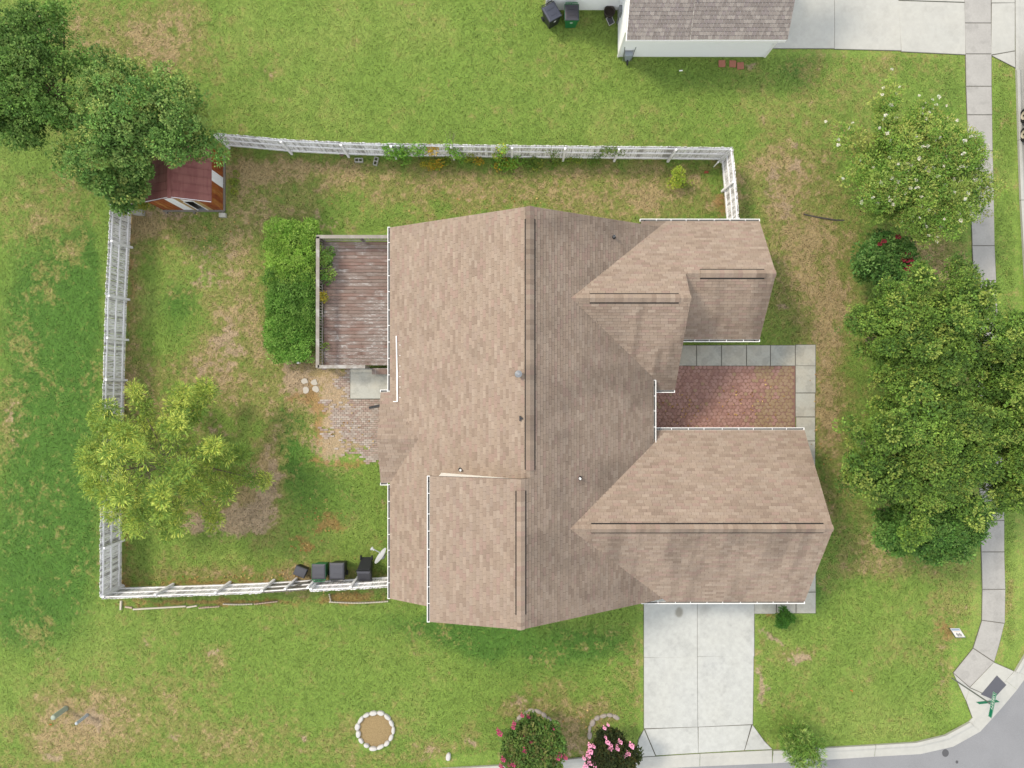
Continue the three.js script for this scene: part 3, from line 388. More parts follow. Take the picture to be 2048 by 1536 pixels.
{
  const zr = (py, h) => P(0, py, h)[1], xr = (px, h) => P(px, 0, h)[0], e = 0.008;
  const m = [zr(437, H.hr), zr(940, H.hr)], c = [zr(982, H.hc), zr(1230, H.hc)], a = [xr(1180, H.ha), xr(1359, H.ha)], b = [xr(1402, H.hb), xr(1531, H.hb)], g = [xr(1183, H.hg), xr(1650, H.hg)];
  const runZ = (x, h, z0, z1, v0, v1, sl, sr) => { ridge([x, h + e, z0], [x, h + e, v0], sl, sr); ridgeVent([x, h + e, v0], [x, h + e, v1], sl, sr); ridge([x, h + e, v1], [x, h + e, z1], sl, sr); };
  const runX = (z, h, x0, x1, v0, v1, sl, sr) => { ridge([x0, h + e, z], [v0, h + e, z], sl, sr); ridgeVent([v0, h + e, z], [v1, h + e, z], sl, sr); ridge([v1, h + e, z], [x1, h + e, z], sl, sr); };
  runZ(H.rx, H.hr, H.zN, H.zc - 0.05, m[0], m[1], H.sm, H.sm);
  runZ(H.xcR, H.hc, H.zc + 0.02, H.zS, c[0], c[1], H.sm, H.sc);
  runX(H.gm, H.hg, H.gt + 0.02, H.Xg, g[0], g[1], H.sG, H.sG);
  runX(H.am, H.ha, H.at + 0.02, H.XA, a[0], a[1], H.sA, H.sA);
  ridge([7.6, H.hb + e, H.bm], [b[0], H.hb + e, H.bm], H.sA, H.sA); ridgeVent([b[0], H.hb + e, H.bm], [b[1], H.hb + e, H.bm], H.sA, H.sA); ridge([b[1], H.hb + e, H.bm], [H.XB, H.hb + e, H.bm], H.sA, H.sA);
  ridge([H.XD, H.hd + e, H.dm], [H.dt + 0.1, H.hd + e, H.dm], H.sD, H.sD, 'ridge_cap', 0.008);
}
// walls under the roof
{
  const i = 0.38, main = new MB(), t = 0.16;
  const gableZ = (x0, x1, xr, he0, he1, hr, z0, z1) => { const pr = [[x0, 0], [x1, 0], [x1, he1], [xr, hr], [x0, he0]], A = pr.map(([x, y]) => [x, y, z0]), Bq = pr.map(([x, y]) => [x, y, z1]); const m = new MB(); m.poly(A); m.poly([...Bq].reverse()); for (let k = 0; k < 5; k++) { const j = (k + 1) % 5; m.poly([A[k], A[j], Bq[j], Bq[k]]); } return m; };
  const gableX = (z0, z1, zr, he0, he1, hr, x0, x1) => { const pr = [[z0, 0], [z1, 0], [z1, he1], [zr, hr], [z0, he0]], A = pr.map(([z, y]) => [x0, y, z]), Bq = pr.map(([z, y]) => [x1, y, z]); const m = new MB(); m.poly(A); m.poly([...Bq].reverse()); for (let k = 0; k < 5; k++) { const j = (k + 1) % 5; m.poly([A[k], A[j], Bq[j], Bq[k]]); } return m; };
  gableZ(H.XL + i, H.XR - i, H.rx, hW(H.XL + i) - t, hE(H.XR - i) - t, H.hr - t, H.zN + 0.22, H.zS - 0.22).build('wall', houseWall, house);
  gableX(H.g0 + i, H.g1 - i, H.gm, hGN(H.g0 + i) - t, hGN(H.g0 + i) - t, H.hg - t, 5.8, H.Xg - 0.25).build('wall', houseWall, house);
  gableX(H.a0 + i, H.a1 - i, H.am, hAN(H.a0 + i) - t, hAN(H.a0 + i) - t, H.ha - t, 5.8, H.XA - 0.2).build('wall', houseWall, house);
  gableX(H.a0 + i + 0.01, H.b1 - i, H.bm, hAN(H.a0 + i) - t - 0.01, hAN(H.a0 + i) - t - 0.01, H.hb - t - 0.01, 7.2, H.XB - 0.25).build('wall', houseWall, house);
  gableX(H.d0 + 0.2, H.d1 - 0.2, H.dm, H.hL + 0.2 * H.sD - t, H.hL + 0.2 * H.sD - t, H.hd - t, H.XD + 0.2, -4.6).build('wall', houseWall, house);
  // the dormer: cheek wall facing north, front wall facing west
  const d = new MB(), x0 = -2.95, zc = H.zc + 0.06; const A = [[x0, hW(x0) - 0.1, zc], [H.rx - 0.1, H.hr - 0.2, zc], [H.xcR, H.hc - 0.14, zc], [x0, hCW(x0) - 0.14, zc]], Bq = A.map(([x, y]) => [x, y, H.zS - 0.24]);
  d.poly([...A]); d.poly([...Bq].reverse()); for (let k = 0; k < 4; k++) { const j = (k + 1) % 4; d.poly([A[k], A[j], Bq[j], Bq[k]]); }
  const dw = d.build('dormer_wall', paint(0.82, 0.79, 0.72, 0.7), house); dw.userData.label = 'white dormer wall above the tan roof';
  const tr = new MB(); tr.beam([x0 - 0.15, hCW(x0 - 0.15) - 0.075, H.zc + 0.03], [H.xcR - 0.02, H.hc - 0.075, H.zc + 0.03], 0.05, 0.13); tr.build('rake_trim', MAT.whiteTrim, house);
  const fx = new MB(); for (const z of [H.zN + 0.03, H.zS - 0.03]) { fx.beam([H.XL + 0.02, hW(H.XL + 0.02) - 0.20, z], [H.rx, H.hr - 0.20, z], 0.03, 0.14); fx.beam([H.rx, H.hr - 0.20, z], [H.XR, hE(H.XR) - 0.20, z], 0.03, 0.14); }
  fx.build('rake_board', MAT.fascia, house);
}
// gutters: open white channels with straps across, dirty inside
function gutter(a, b, h, out, name = 'gutter') {               // a, b: [x, z] of the roof edge, out: unit step away from the roof
  const g = part(name, house), A = new V3(a[0], h, a[1]), B = new V3(b[0], h, b[1]), d = B.clone().sub(A), L = d.length(); d.normalize(); const o = new V3(out[0], 0, out[1]);
  const at = (t, w, y) => [A.x + d.x * t + o.x * w, h + y, A.z + d.z * t + o.z * w], W = 0.125, shell = new MB(), inner = new MB();
  const bar = (mb, t0, t1, w0, w1, y0, y1) => { const q = [[t0, w0], [t1, w0], [t1, w1], [t0, w1]].map(([t, w]) => { const p = at(t, w, 0); return [p[0], p[2]]; }); mb.prism(q, h + y0, h + y1); };
  bar(shell, 0, L, W - 0.022, W, -0.115, 0.004); bar(shell, 0, L, 0.014, 0.02, -0.115, -0.01); bar(shell, 0, L, 0.02, W - 0.022, -0.115, -0.105);
  bar(shell, -0.004, 0.016, 0.012, W, -0.116, 0.006); bar(shell, L - 0.016, L + 0.004, 0.012, W, -0.116, 0.006);
  shell.build('channel', MAT.whiteTrim, g);
  bar(inner, 0.02, L - 0.02, 0.021, W - 0.023, -0.104, -0.085); inner.build('silt', MAT.gutterInside, g);
  const n = Math.max(1, Math.round(L / 0.72));
  for (let i = 1; i < n; i++) { const m = new MB(), t = i * L / n + 0.12 * (hash(i, Math.round(L * 100), 9) - 0.5); bar(m, t - 0.011, t + 0.011, -0.03, W - 0.003, 0.005, 0.012); m.build('strap', MAT.whiteTrim, g); }
  if (L > 2) { const p = at(0.22, 0.06, -0.083), m = new MB(); m.add(new THREE.CylinderGeometry(0.032, 0.032, 0.006, 10), new M4().makeTranslation(...p)); m.build('outlet', MAT.black, g); }
  return g;
}
const eave = 0.02;
gutter([H.XL, H.zN - 0.03], [H.XL, H.d0 - 0.06], H.hL - eave, [-1, 0]);
gutter([H.XL, H.d1 + 0.1], [H.XL, H.zS + 0.02], H.hL - eave, [-1, 0]);
gutter([H.XD - 0.02, H.d0], [H.XL - 0.13, H.d0], H.hL - eave, [0, -1]);
gutter([H.XD - 0.02, H.d1], [H.XL - 0.13, H.d1], H.hL - eave, [0, 1]);
gutter([H.xc, H.zc + 0.0], [H.xc, H.zS + 0.02], H.hce - eave, [-1, 0]);
gutter([5.92, H.a0], [H.XB + 0.02, H.a0], H.hG - eave, [0, -1]);
gutter([H.XB + 0.02, H.b1], [7.62, H.b1], H.hG - eave, [0, 1]);
gutter([H.XR + 0.16, H.a1], [H.XA, H.a1], H.hG - eave, [0, 1]);
gutter([H.XR, -0.2], [H.XR, valleyGN + 0.02], H.hR - eave, [1, 0]);
gutter([H.XR + 0.15, H.g0], [H.Xg, H.g0], H.hG - eave, [0, -1]);
gutter([5.98, H.g1], [H.Xg + 0.02, H.g1], H.hG - eave, [0, 1]);
// downpipes at three corners
for (const [x, z, h] of [[H.XL - 0.06, H.zN + 0.12, H.hL], [H.XL - 0.06, H.zS - 0.1, H.hL], [6.1, H.g1 + 0.06, H.hG]]) { const m = new MB(); m.box(x, (h - 0.13) / 2 + 0.03, z, 0.07, h - 0.2, 0.06); m.build('downpipe', MAT.whiteTrim, house); }
{ // white rain diverter lying on the west slope
  const q = (px, py) => { let h = 3.3, r; for (let k = 0; k < 6; k++) { r = P(px, py, h); h = hW(r[0]) + 0.02; } return [r[0], h, r[1]]; }, m = new MB();
  const a = q(793, 672), b = q(794.5, 740), c = q(795, 803), d = q(778, 803); for (const s of [a, b, c, d]) s[1] += 0.035;
  m.beam(a, b, 0.045, 0.07); m.beam(b, c, 0.05, 0.07); m.beam(c, d, 0.03, 0.06); m.build('rain_diverter', MAT.whiteTrim, house);
  for (let i = 0; i < 6; i++) { const p = q(800, 690 + i * 21), n = new MB(); n.box(p[0], p[1] + 0.008, p[2], 0.03, 0.012, 0.03); n.build('fixing_clip', MAT.whiteTrim, house); }
}
// pipes through the roof
function vent(px, py, hf, r, top, matPipe, matBoot, cap) {
  let h = 5, x, z; for (let k = 0; k < 8; k++) { [x, z] = P(px, py, h + top * 0.5); h = hf(x, z); }
  const g = part('vent_pipe', house), b = new MB(); b.add(new THREE.CylinderGeometry(r * 1.35, r * 2.1, 0.09, 14), new M4().makeTranslation(x, h + 0.03, z)); b.build('boot', matBoot, g);
  const p = new MB(); p.add(new THREE.LatheGeometry([[r * 0.7, 0.02], [r, 0.02], [r, top], [r * 0.72, top], [r * 0.68, top - 0.05], [0.001, top - 0.06]].map((q) => new THREE.Vector2(...q)), 16), new M4().makeTranslation(x, h, z)); p.build('pipe', matPipe, g);
  if (cap) { const c = new MB(); c.add(new THREE.CylinderGeometry(r * 0.6, r * 1.9, 0.07, 18), new M4().makeTranslation(x, h + top + 0.08, z)); c.add(new THREE.CylinderGeometry(r * 1.9, r * 1.9, 0.05, 18), new M4().makeTranslation(x, h + top + 0.02, z)); c.build('cap', matPipe, g); }
}
vent(1037, 748, hW, 0.075, 0.34, MAT.steel, MAT.galv, true);
vent(921, 940, hW, 0.05, 0.22, MAT.whiteTrim, MAT.blackPlastic);
vent(1160, 957, hE, 0.05, 0.22, MAT.whiteTrim, MAT.blackPlastic);
vent(1228, 473, hE, 0.05, 0.25, MAT.galv, MAT.blackPlastic);
{ const [x, z] = P(1041, 837, 6.6), h = hW(x), m = new MB(); m.box(x - 0.02, h + 0.06, z, 0.05, 0.14, 0.2); m.box(x + 0.05, h + 0.06, z, 0.1, 0.1, 0.06); m.build('vent_bracket', MAT.blackPlastic, house); }

// doors and windows in the outer walls
{
  const glass = paint(0.05, 0.06, 0.07, 0.12), z0 = H.zN + 0.22, z1 = H.zS - 0.22, wW = H.XL + 0.38;
  const opening = (name, x, y, z, w, h, nx, nz) => { const g = part(name, house), f = new MB(), p = new MB(), ry = Math.atan2(nx, nz), m = (lx, ly, sx, sy, d, mb, o) => { const c = Math.cos(ry), s = Math.sin(ry); mb.box(x + c * lx + nx * o, y + ly, z - s * lx + nz * o, sx, sy, d, ry); };
    m(-w / 2, 0, 0.08, h + 0.08, 0.06, f, 0.02); m(w / 2, 0, 0.08, h + 0.08, 0.06, f, 0.02); m(0, h / 2, w - 0.08, 0.08, 0.06, f, 0.02); m(0, -h / 2, w - 0.08, 0.08, 0.06, f, 0.02); if (name === 'window') m(0, 0, w - 0.08, 0.04, 0.05, f, 0.02); f.build('frame', MAT.whiteTrim, g); m(0, 0, w - 0.08, h - 0.08, 0.02, p, 0.012); p.build(name === 'window' ? 'pane' : 'leaf', name === 'window' ? glass : MAT.whiteSiding, g); return g; };
  opening('door', wW, 1.62, -3.2, 1.7, 2.05, -1, 0); opening('window', wW, 1.75, -5.6, 0.9, 1.2, -1, 0); opening('window', wW, 1.6, 6.6, 1.4, 1.3, -1, 0); opening('window', H.XD + 0.2, 1.6, H.dm, 1.8, 1.3, -1, 0);
  opening('window', -2.5, 1.6, z1, 1.0, 1.4, 0, 1); opening('window', 1.2, 1.6, z1, 1.0, 1.4, 0, 1); opening('window', 0.4, 4.4, z1, 1.0, 1.2, 0, 1); opening('window', -2.6, 1.6, z0, 1.0, 1.4, 0, -1); opening('window', 2.2, 1.6, z0, 1.0, 1.4, 0, -1);
  opening('door', H.XR - 0.38, 1.2, 1.1, 1.0, 2.1, 1, 0); opening('window', H.XB - 0.25, 1.6, H.bm, 1.6, 1.4, 1, 0); opening('window', H.Xg - 0.25, 1.6, H.gm, 1.6, 1.4, 1, 0);
  const gd = part('garage_door', house); for (let i = 0; i < 4; i++) { const m = new MB(); m.box(9.0, 0.33 + i * 0.53, H.g1 - 0.38 + 0.02, 4.8, 0.515, 0.05); m.build('panel', MAT.whiteSiding, gd); }
}

// ---------------------------------------------------------------- fences
const PICKET_H = 1.88;
const picketGeo = [0, 1, 2, 3].map((k) => { const m = new MB(); m.uo = [k * 0.23, k * 0.31]; const w = 0.068, t = 0.009, h = PICKET_H, e = 0.035;   // dog-eared board
  const f = [[-w, 0.03], [w, 0.03], [w, h - e], [w - e, h], [-w + e, h], [-w, h - e]], A = f.map(([x, y]) => [x, y, t]), Bq = f.map(([x, y]) => [x, y, -t]); m.poly(A); m.poly([...Bq].reverse()); for (let i = 0; i < 6; i++) { const j = (i + 1) % 6; m.poly([A[j], A[i], Bq[i], Bq[j]]); } return m.geo(); });
function fence(label, pts, inside, opt = {}) {                 // pts: plan points of the top edge; inside: +1 or -1, side that carries rails and posts
  const W = pts.map((p) => P(p[0], p[1], PICKET_H)), f = thing(opt.name ?? 'picket_fence', label, opt.category ?? 'fence', W[0][0], 0, W[0][1]), o = W[0], R = rng(Math.round(Math.abs(o[0] * 97 + o[1] * 31)));
  const mats = opt.mats ?? MAT.picket, railMat = opt.rail ?? MAT.rail;
  for (let s = 0; s < W.length - 1; s++) {
    const a = [W[s][0] - o[0], W[s][1] - o[1]], b = [W[s + 1][0] - o[0], W[s + 1][1] - o[1]], dx = b[0] - a[0], dz = b[1] - a[1], L = Math.hypot(dx, dz), ux = dx / L, uz = dz / L, ry = Math.atan2(-uz, ux), nx = -uz * inside, nz = ux * inside;
    const n = Math.floor(L / 0.143);
    for (let i = 0; i < n; i++) {
      if (opt.skip && opt.skip(s, i, n)) continue; const t = (i + 0.5) * L / n, m = put('picket', picketGeo[Math.floor(R() * 4)], mats[Math.min(mats.length - 1, Math.floor(R() * mats.length))], f);
      m.position.set(a[0] + ux * t, -0.02 + 0.03 * R() - (R() < 0.05 ? 0.05 : 0), a[1] + uz * t); m.rotation.set(0, ry, 0); m.rotateZ(0.014 * (R() - 0.5)); m.rotateX(0.016 * (R() - 0.5)); m.scale.y = 0.99 + 0.02 * R();
    }
    const bays = Math.max(1, Math.round(L / 2.45));
    for (let k = 0; k <= bays; k++) {
      const t = k * L / bays, lean = 0.06 * (R() - 0.5);
      if (k < bays) for (const y of [0.28, 0.98, 1.66]) { const m = new MB(), t1 = (k + 1) * L / bays - 0.01, j0 = 0.03 * (R() - 0.5), j1 = 0.03 * (R() - 0.5), q = 0.032; m.beam([a[0] + ux * (t + 0.01) + nx * q, y + j0, a[1] + uz * (t + 0.01) + nz * q], [a[0] + ux * t1 + nx * q, y + j1, a[1] + uz * t1 + nz * q], 0.042, 0.095); m.build('rail', railMat, f); }
      if (k < bays || s === W.length - 2) { if (opt.noPost && opt.noPost(s, k, bays)) continue; const m = new MB(), q = 0.105; m.beam([a[0] + ux * t + nx * q, 0, a[1] + uz * t + nz * q], [a[0] + ux * (t + lean) + nx * (q - 0.02), 1.74 + 0.06 * R(), a[1] + uz * (t + lean) + nz * (q - 0.02)], 0.098, 0.098); m.build('post', railMat, f); }
    }
  }
  return f;
}
fence('weathered white picket fence along the far left side of the garden', [[222, 392], [218, 480], [212, 590], [207, 760], [205, 860], [202, 1000], [201, 1194]], -1);
fence('white picket fence overgrown with vines between garden and neighbouring lawn', [[428, 266], [560, 278], [680, 284], [780, 287], [1024, 290], [1240, 292], [1467, 294]], 1);
fence('short white picket fence joining the house corner beside its right wing', [[1467, 296], [1473, 360], [1479, 440]], 1);
fence('white picket fence below the small tree, with edging strips in front', [[203, 1197], [310, 1194], [430, 1190], [522, 1186]], -1);
fence('grey bare wood gate panel with diagonal brace in the lower picket fence', [[523, 1186], [570, 1183], [615, 1180]], -1, { name: 'garden_gate', category: 'gate', mats: [MAT.greyWood] });
fence('white picket panel behind the wheeled bins, next to the house', [[620, 1183], [700, 1179], [776, 1174]], -1);
{ const g = scene.children.find((c) => c.name === 'garden_gate'), a = P(575, 1183, PICKET_H), b = P(613, 1180, PICKET_H), o = g.position, m = new MB(); m.beam([a[0] - o.x, 1.5, a[1] - o.z - 0.08], [b[0] - o.x, 0.35, b[1] - o.z - 0.08], 0.04, 0.09); m.build('brace', MAT.greyWood, g); }

// ---------------------------------------------------------------- timber deck
{
  const x0 = -9.0, x1 = -5.06, z0 = -6.92, z1 = -0.92, hd = 0.58, d = thing('deck', 'weathered red-brown timber deck with grey railing behind the house', 'deck', x0, 0, z0), N = 36, st = (z1 - z0) / N, R = rng(8);
  const plankMap = mapFrom(1024, 1024, (u, v, i, j) => { const x = u * 4, z = v * 6.2, s = noise(x * 1.6, z * 40, 4) * 0.5 + noise(x * 5, z * 90, 8) * 0.35, worn = smooth(0.42, 0.68, fbm(x * 0.75, z * 0.6, 44, 4) * 0.75 + 0.45 * noise(x * 2.2, Math.floor(z / 0.1667) * 3.7, 31) - 0.1 + 0.12 * (s - 0.4)), fl = smooth(0.55, 0.7, fbm(x * 9, z * 22, 61, 3));
    const base = mix3(C(0x9a7b70), C(0x9a8a80), noise(x * 0.7, Math.floor(z / 0.1667) * 9.1, 3)), grey = mix3(C(0xb3a9a3), C(0xcac4c0), fl), k = 0.82 + 0.4 * s + 0.14 * (hash(i, j, 5) - 0.5);
    return mix3(mix3(base, C(0x6b574d), 0.5 * smooth(0.6, 0.75, fbm(x * 6, z * 12, 71, 4))), grey, clamp(worn * (0.5 + 0.4 * fl))).map((q) => q * k); }, THREE.ClampToEdgeWrapping);
  plankMap.repeat.set(1 / 4, 1 / 6.2); const plankMat = std(null, 0.9, { map: plankMap });
  for (let i = 0; i < N; i++) { const m = new MB(), y = hd + 0.006 * (R() - 0.5), a = i * st, e = 0.03 * R(); const w = st - 0.012, bev = 0.006, L = x1 - x0 - 0.01;
    const pr = [[0, y - 0.035], [w, y - 0.035], [w, y - bev], [w - bev, y], [bev, y], [0, y - bev]], A = pr.map(([z, h]) => [-e, h, a + z]), Bq = pr.map(([z, h]) => [L, h, a + z]); m.poly(A); m.poly([...Bq].reverse()); for (let k = 0; k < 6; k++) { const j = (k + 1) % 6; m.poly([A[j], A[k], Bq[k], Bq[j]]); }
    m.build('plank', plankMat, d); }
  const fr = new MB(); for (const x of [0.05, 1.3, 2.6, 3.85]) fr.box(x, hd - 0.14, (z1 - z0) / 2, 0.05, 0.2, z1 - z0 - 0.05); fr.box(1.96, hd - 0.14, 0.04, 3.9, 0.2, 0.04); fr.box(1.96, hd - 0.14, z1 - z0 - 0.04, 3.9, 0.2, 0.04); fr.build('frame', MAT.greyWood, d);
  for (const [x, z] of [[0.1, 0.1], [0.1, 3], [0.1, 5.9], [3.7, 0.1], [3.7, 3], [3.7, 5.9]]) { const m = new MB(); m.box(x, (hd - 0.24) / 2, z, 0.12, hd - 0.24, 0.12); m.build('footing_post', MAT.greyWood, d); }
  const capH = 1.55, rail = (a, b) => { const L = Math.hypot(b[0] - a[0], b[1] - a[1]), ux = (b[0] - a[0]) / L, uz = (b[1] - a[1]) / L;
    const at = (t) => [a[0] + ux * t, a[1] + uz * t], m = new MB(), A = at(-0.07), Bq = at(L + 0.07); m.beam([A[0], capH - 0.02, A[1]], [Bq[0], capH - 0.02, Bq[1]], 0.16, 0.036); m.build('rail_cap', MAT.railGrey, d);
    for (const y of [hd + 0.1, capH - 0.1]) { const r = new MB(), p = at(0), q = at(L); r.beam([p[0], y, p[1]], [q[0], y, q[1]], 0.036, 0.085); r.build('rail', MAT.railGrey, d); }
    const n = Math.round(L / 0.135); for (let i = 1; i < n; i++) { const p = at(i * L / n), b_ = new MB(), s = 0.034; b_.box(p[0] + uz * s, (hd + capH) / 2, p[1] - ux * s, 0.034, capH - hd - 0.08, 0.034); b_.build('baluster', MAT.railGrey, d); }
    const np = Math.max(1, Math.round(L / 1.9)); for (let i = 0; i <= np; i++) { const p = at(i * L / np), q = new MB(); q.box(p[0], (0.2 + capH - 0.04) / 2, p[1], 0.092, capH - 0.24, 0.092); q.build('railing_post', MAT.greyWood, d); } };
  rail([-0.04, -0.04], [3.86, -0.04]); rail([-0.05, 6.06], [-0.04, 0.03]); rail([0.03, 6.08], [2.12, 6.08]);
  const sp = new MB(); sp.box(3.1, 0.3, 6.27, 1.65, 0.045, 0.3); sp.build('step', plankMat, d); const sr = new MB(); sr.box(3.1, 0.14, 6.27, 1.6, 0.27, 0.2); sr.build('step_riser', MAT.greyWood, d);
}
// ---------------------------------------------------------------- brick patio beside the deck, half buried
{
  const root = part('brick_patio', scene); root.userData.kind = 'structure';
  const R = rng(31), [x0, z0] = P(636, 736), [x1, z1] = P(775, 926), mats = [0xc8b6a8, 0xbfa99b, 0xcfc2b6, 0xb8a194, 0xbdaea2].map((h) => std(h, 0.95)), lists = mats.map(() => new MB()), w = 0.205, dd = 0.103;
  for (let j = 0, z = z0; z < z1; j++, z += dd) for (let i = 0, x = x0 + (j % 2) * w / 2; x < x1; i++, x += w) {
    const u = (x - x0) / (x1 - x0), v = (z - z0) / (z1 - z0), cover = fbm(x * 1.3, z * 1.3, 71, 4) + 0.35 * smooth(0.55, 0.0, u) + 0.3 * smooth(0.85, 1, v) - 0.2 * smooth(0.3, 0.8, u); if (cover > 0.52 + 0.16 * R()) continue;
    lists[Math.floor(R() * 5)].box(x + w / 2, 0.012 + 0.012 * (R() - 0.5), z + dd / 2, w - 0.012, 0.05, dd - 0.012, 0.03 * (R() - 0.5));
  }
  lists.forEach((m, i) => m.build('brick', mats[i], root, 'stuff'));
}
// ---------------------------------------------------------------- courtyard of round red cobbles
{
  const root = part('courtyard', scene); root.userData.kind = 'structure';
  const [x0, z0] = P(1300, 731.5), [x1, z1] = P(1591, 870), R = rng(12), s = 0.185, bed = new MB(); bed.prism([[x0, z0], [x1, z0], [x1, z1], [x0, z1]], -0.05, 0.012); bed.build('sand_bed', std(0xa07c70, 1), root);
  const tones = [0xbf968c, 0xb58c82, 0xc49d92, 0xb2887c, 0xc0978a], moss = [0xb59c7c, 0xae9474, 0xb89e82], mats = [...tones, ...moss].map((h) => std(h, 0.92)), geos = [0, 1, 2, 3].map((k) => { const q = rng(k + 5), m = new MB(), n = 8, a = [...Array(n)].map((_, i) => [i / n * 6.283 + 0.25 * (q() - 0.5), 0.46 + 0.05 * q()]);
    const ring = (f, y) => a.map(([t, r]) => [Math.cos(t) * r * f * s, y, -Math.sin(t) * r * f * s]), lo = ring(1.03, -0.03), mi = ring(1.0, 0.006), hi = ring(0.8, 0.016); m.poly(hi); for (let i = 0; i < n; i++) { const j = (i + 1) % n; m.poly([lo[i], lo[j], mi[j], mi[i]]); m.poly([mi[i], mi[j], hi[j], hi[i]]); } return m.geo(); });
  const cells = []; for (let j = 0, z = z0 + s / 2; z < z1 - s / 3; j++, z += s * 0.88) for (let x = x0 + s / 2 + (j % 2) * s / 2; x < x1 - s / 3; x += s) cells.push([x + 0.055 * (R() - 0.5), z + 0.055 * (R() - 0.5), R(), R(), R()]);
  const rest = mats.map(() => new MB());
  const ordered = cells.sort((a, b) => Math.hypot(a[0] - 10, a[1] - 0.6) - Math.hypot(b[0] - 10, b[1] - 0.6));
  ordered.forEach(([x, z, r0, r1, r2], i) => { const u = (x - x0) / (x1 - x0), mossy = u > 0.72 ? fbm(x * 1.6, z * 1.6, 9, 3) + (u - 0.72) * 1.6 > 0.42 + 0.2 * r2 : r2 < 0.03, k = mossy ? 5 + Math.floor(r0 * 3) : Math.floor(r0 * 5), y = 0.012 + 0.008 * r1;
    if (i < 300) { const m = put('cobble', geos[Math.floor(r1 * 4)], mats[k], root); m.position.set(x, y, z); m.rotation.y = r2 * 6.28; }
    else rest[k].add(geos[Math.floor(r1 * 4)], new M4().makeRotationY(r2 * 6.28).setPosition(x, y, z)); });
  rest.forEach((m, k) => m.p.length && m.build('cobble_field', mats[k], root, 'stuff'));
}
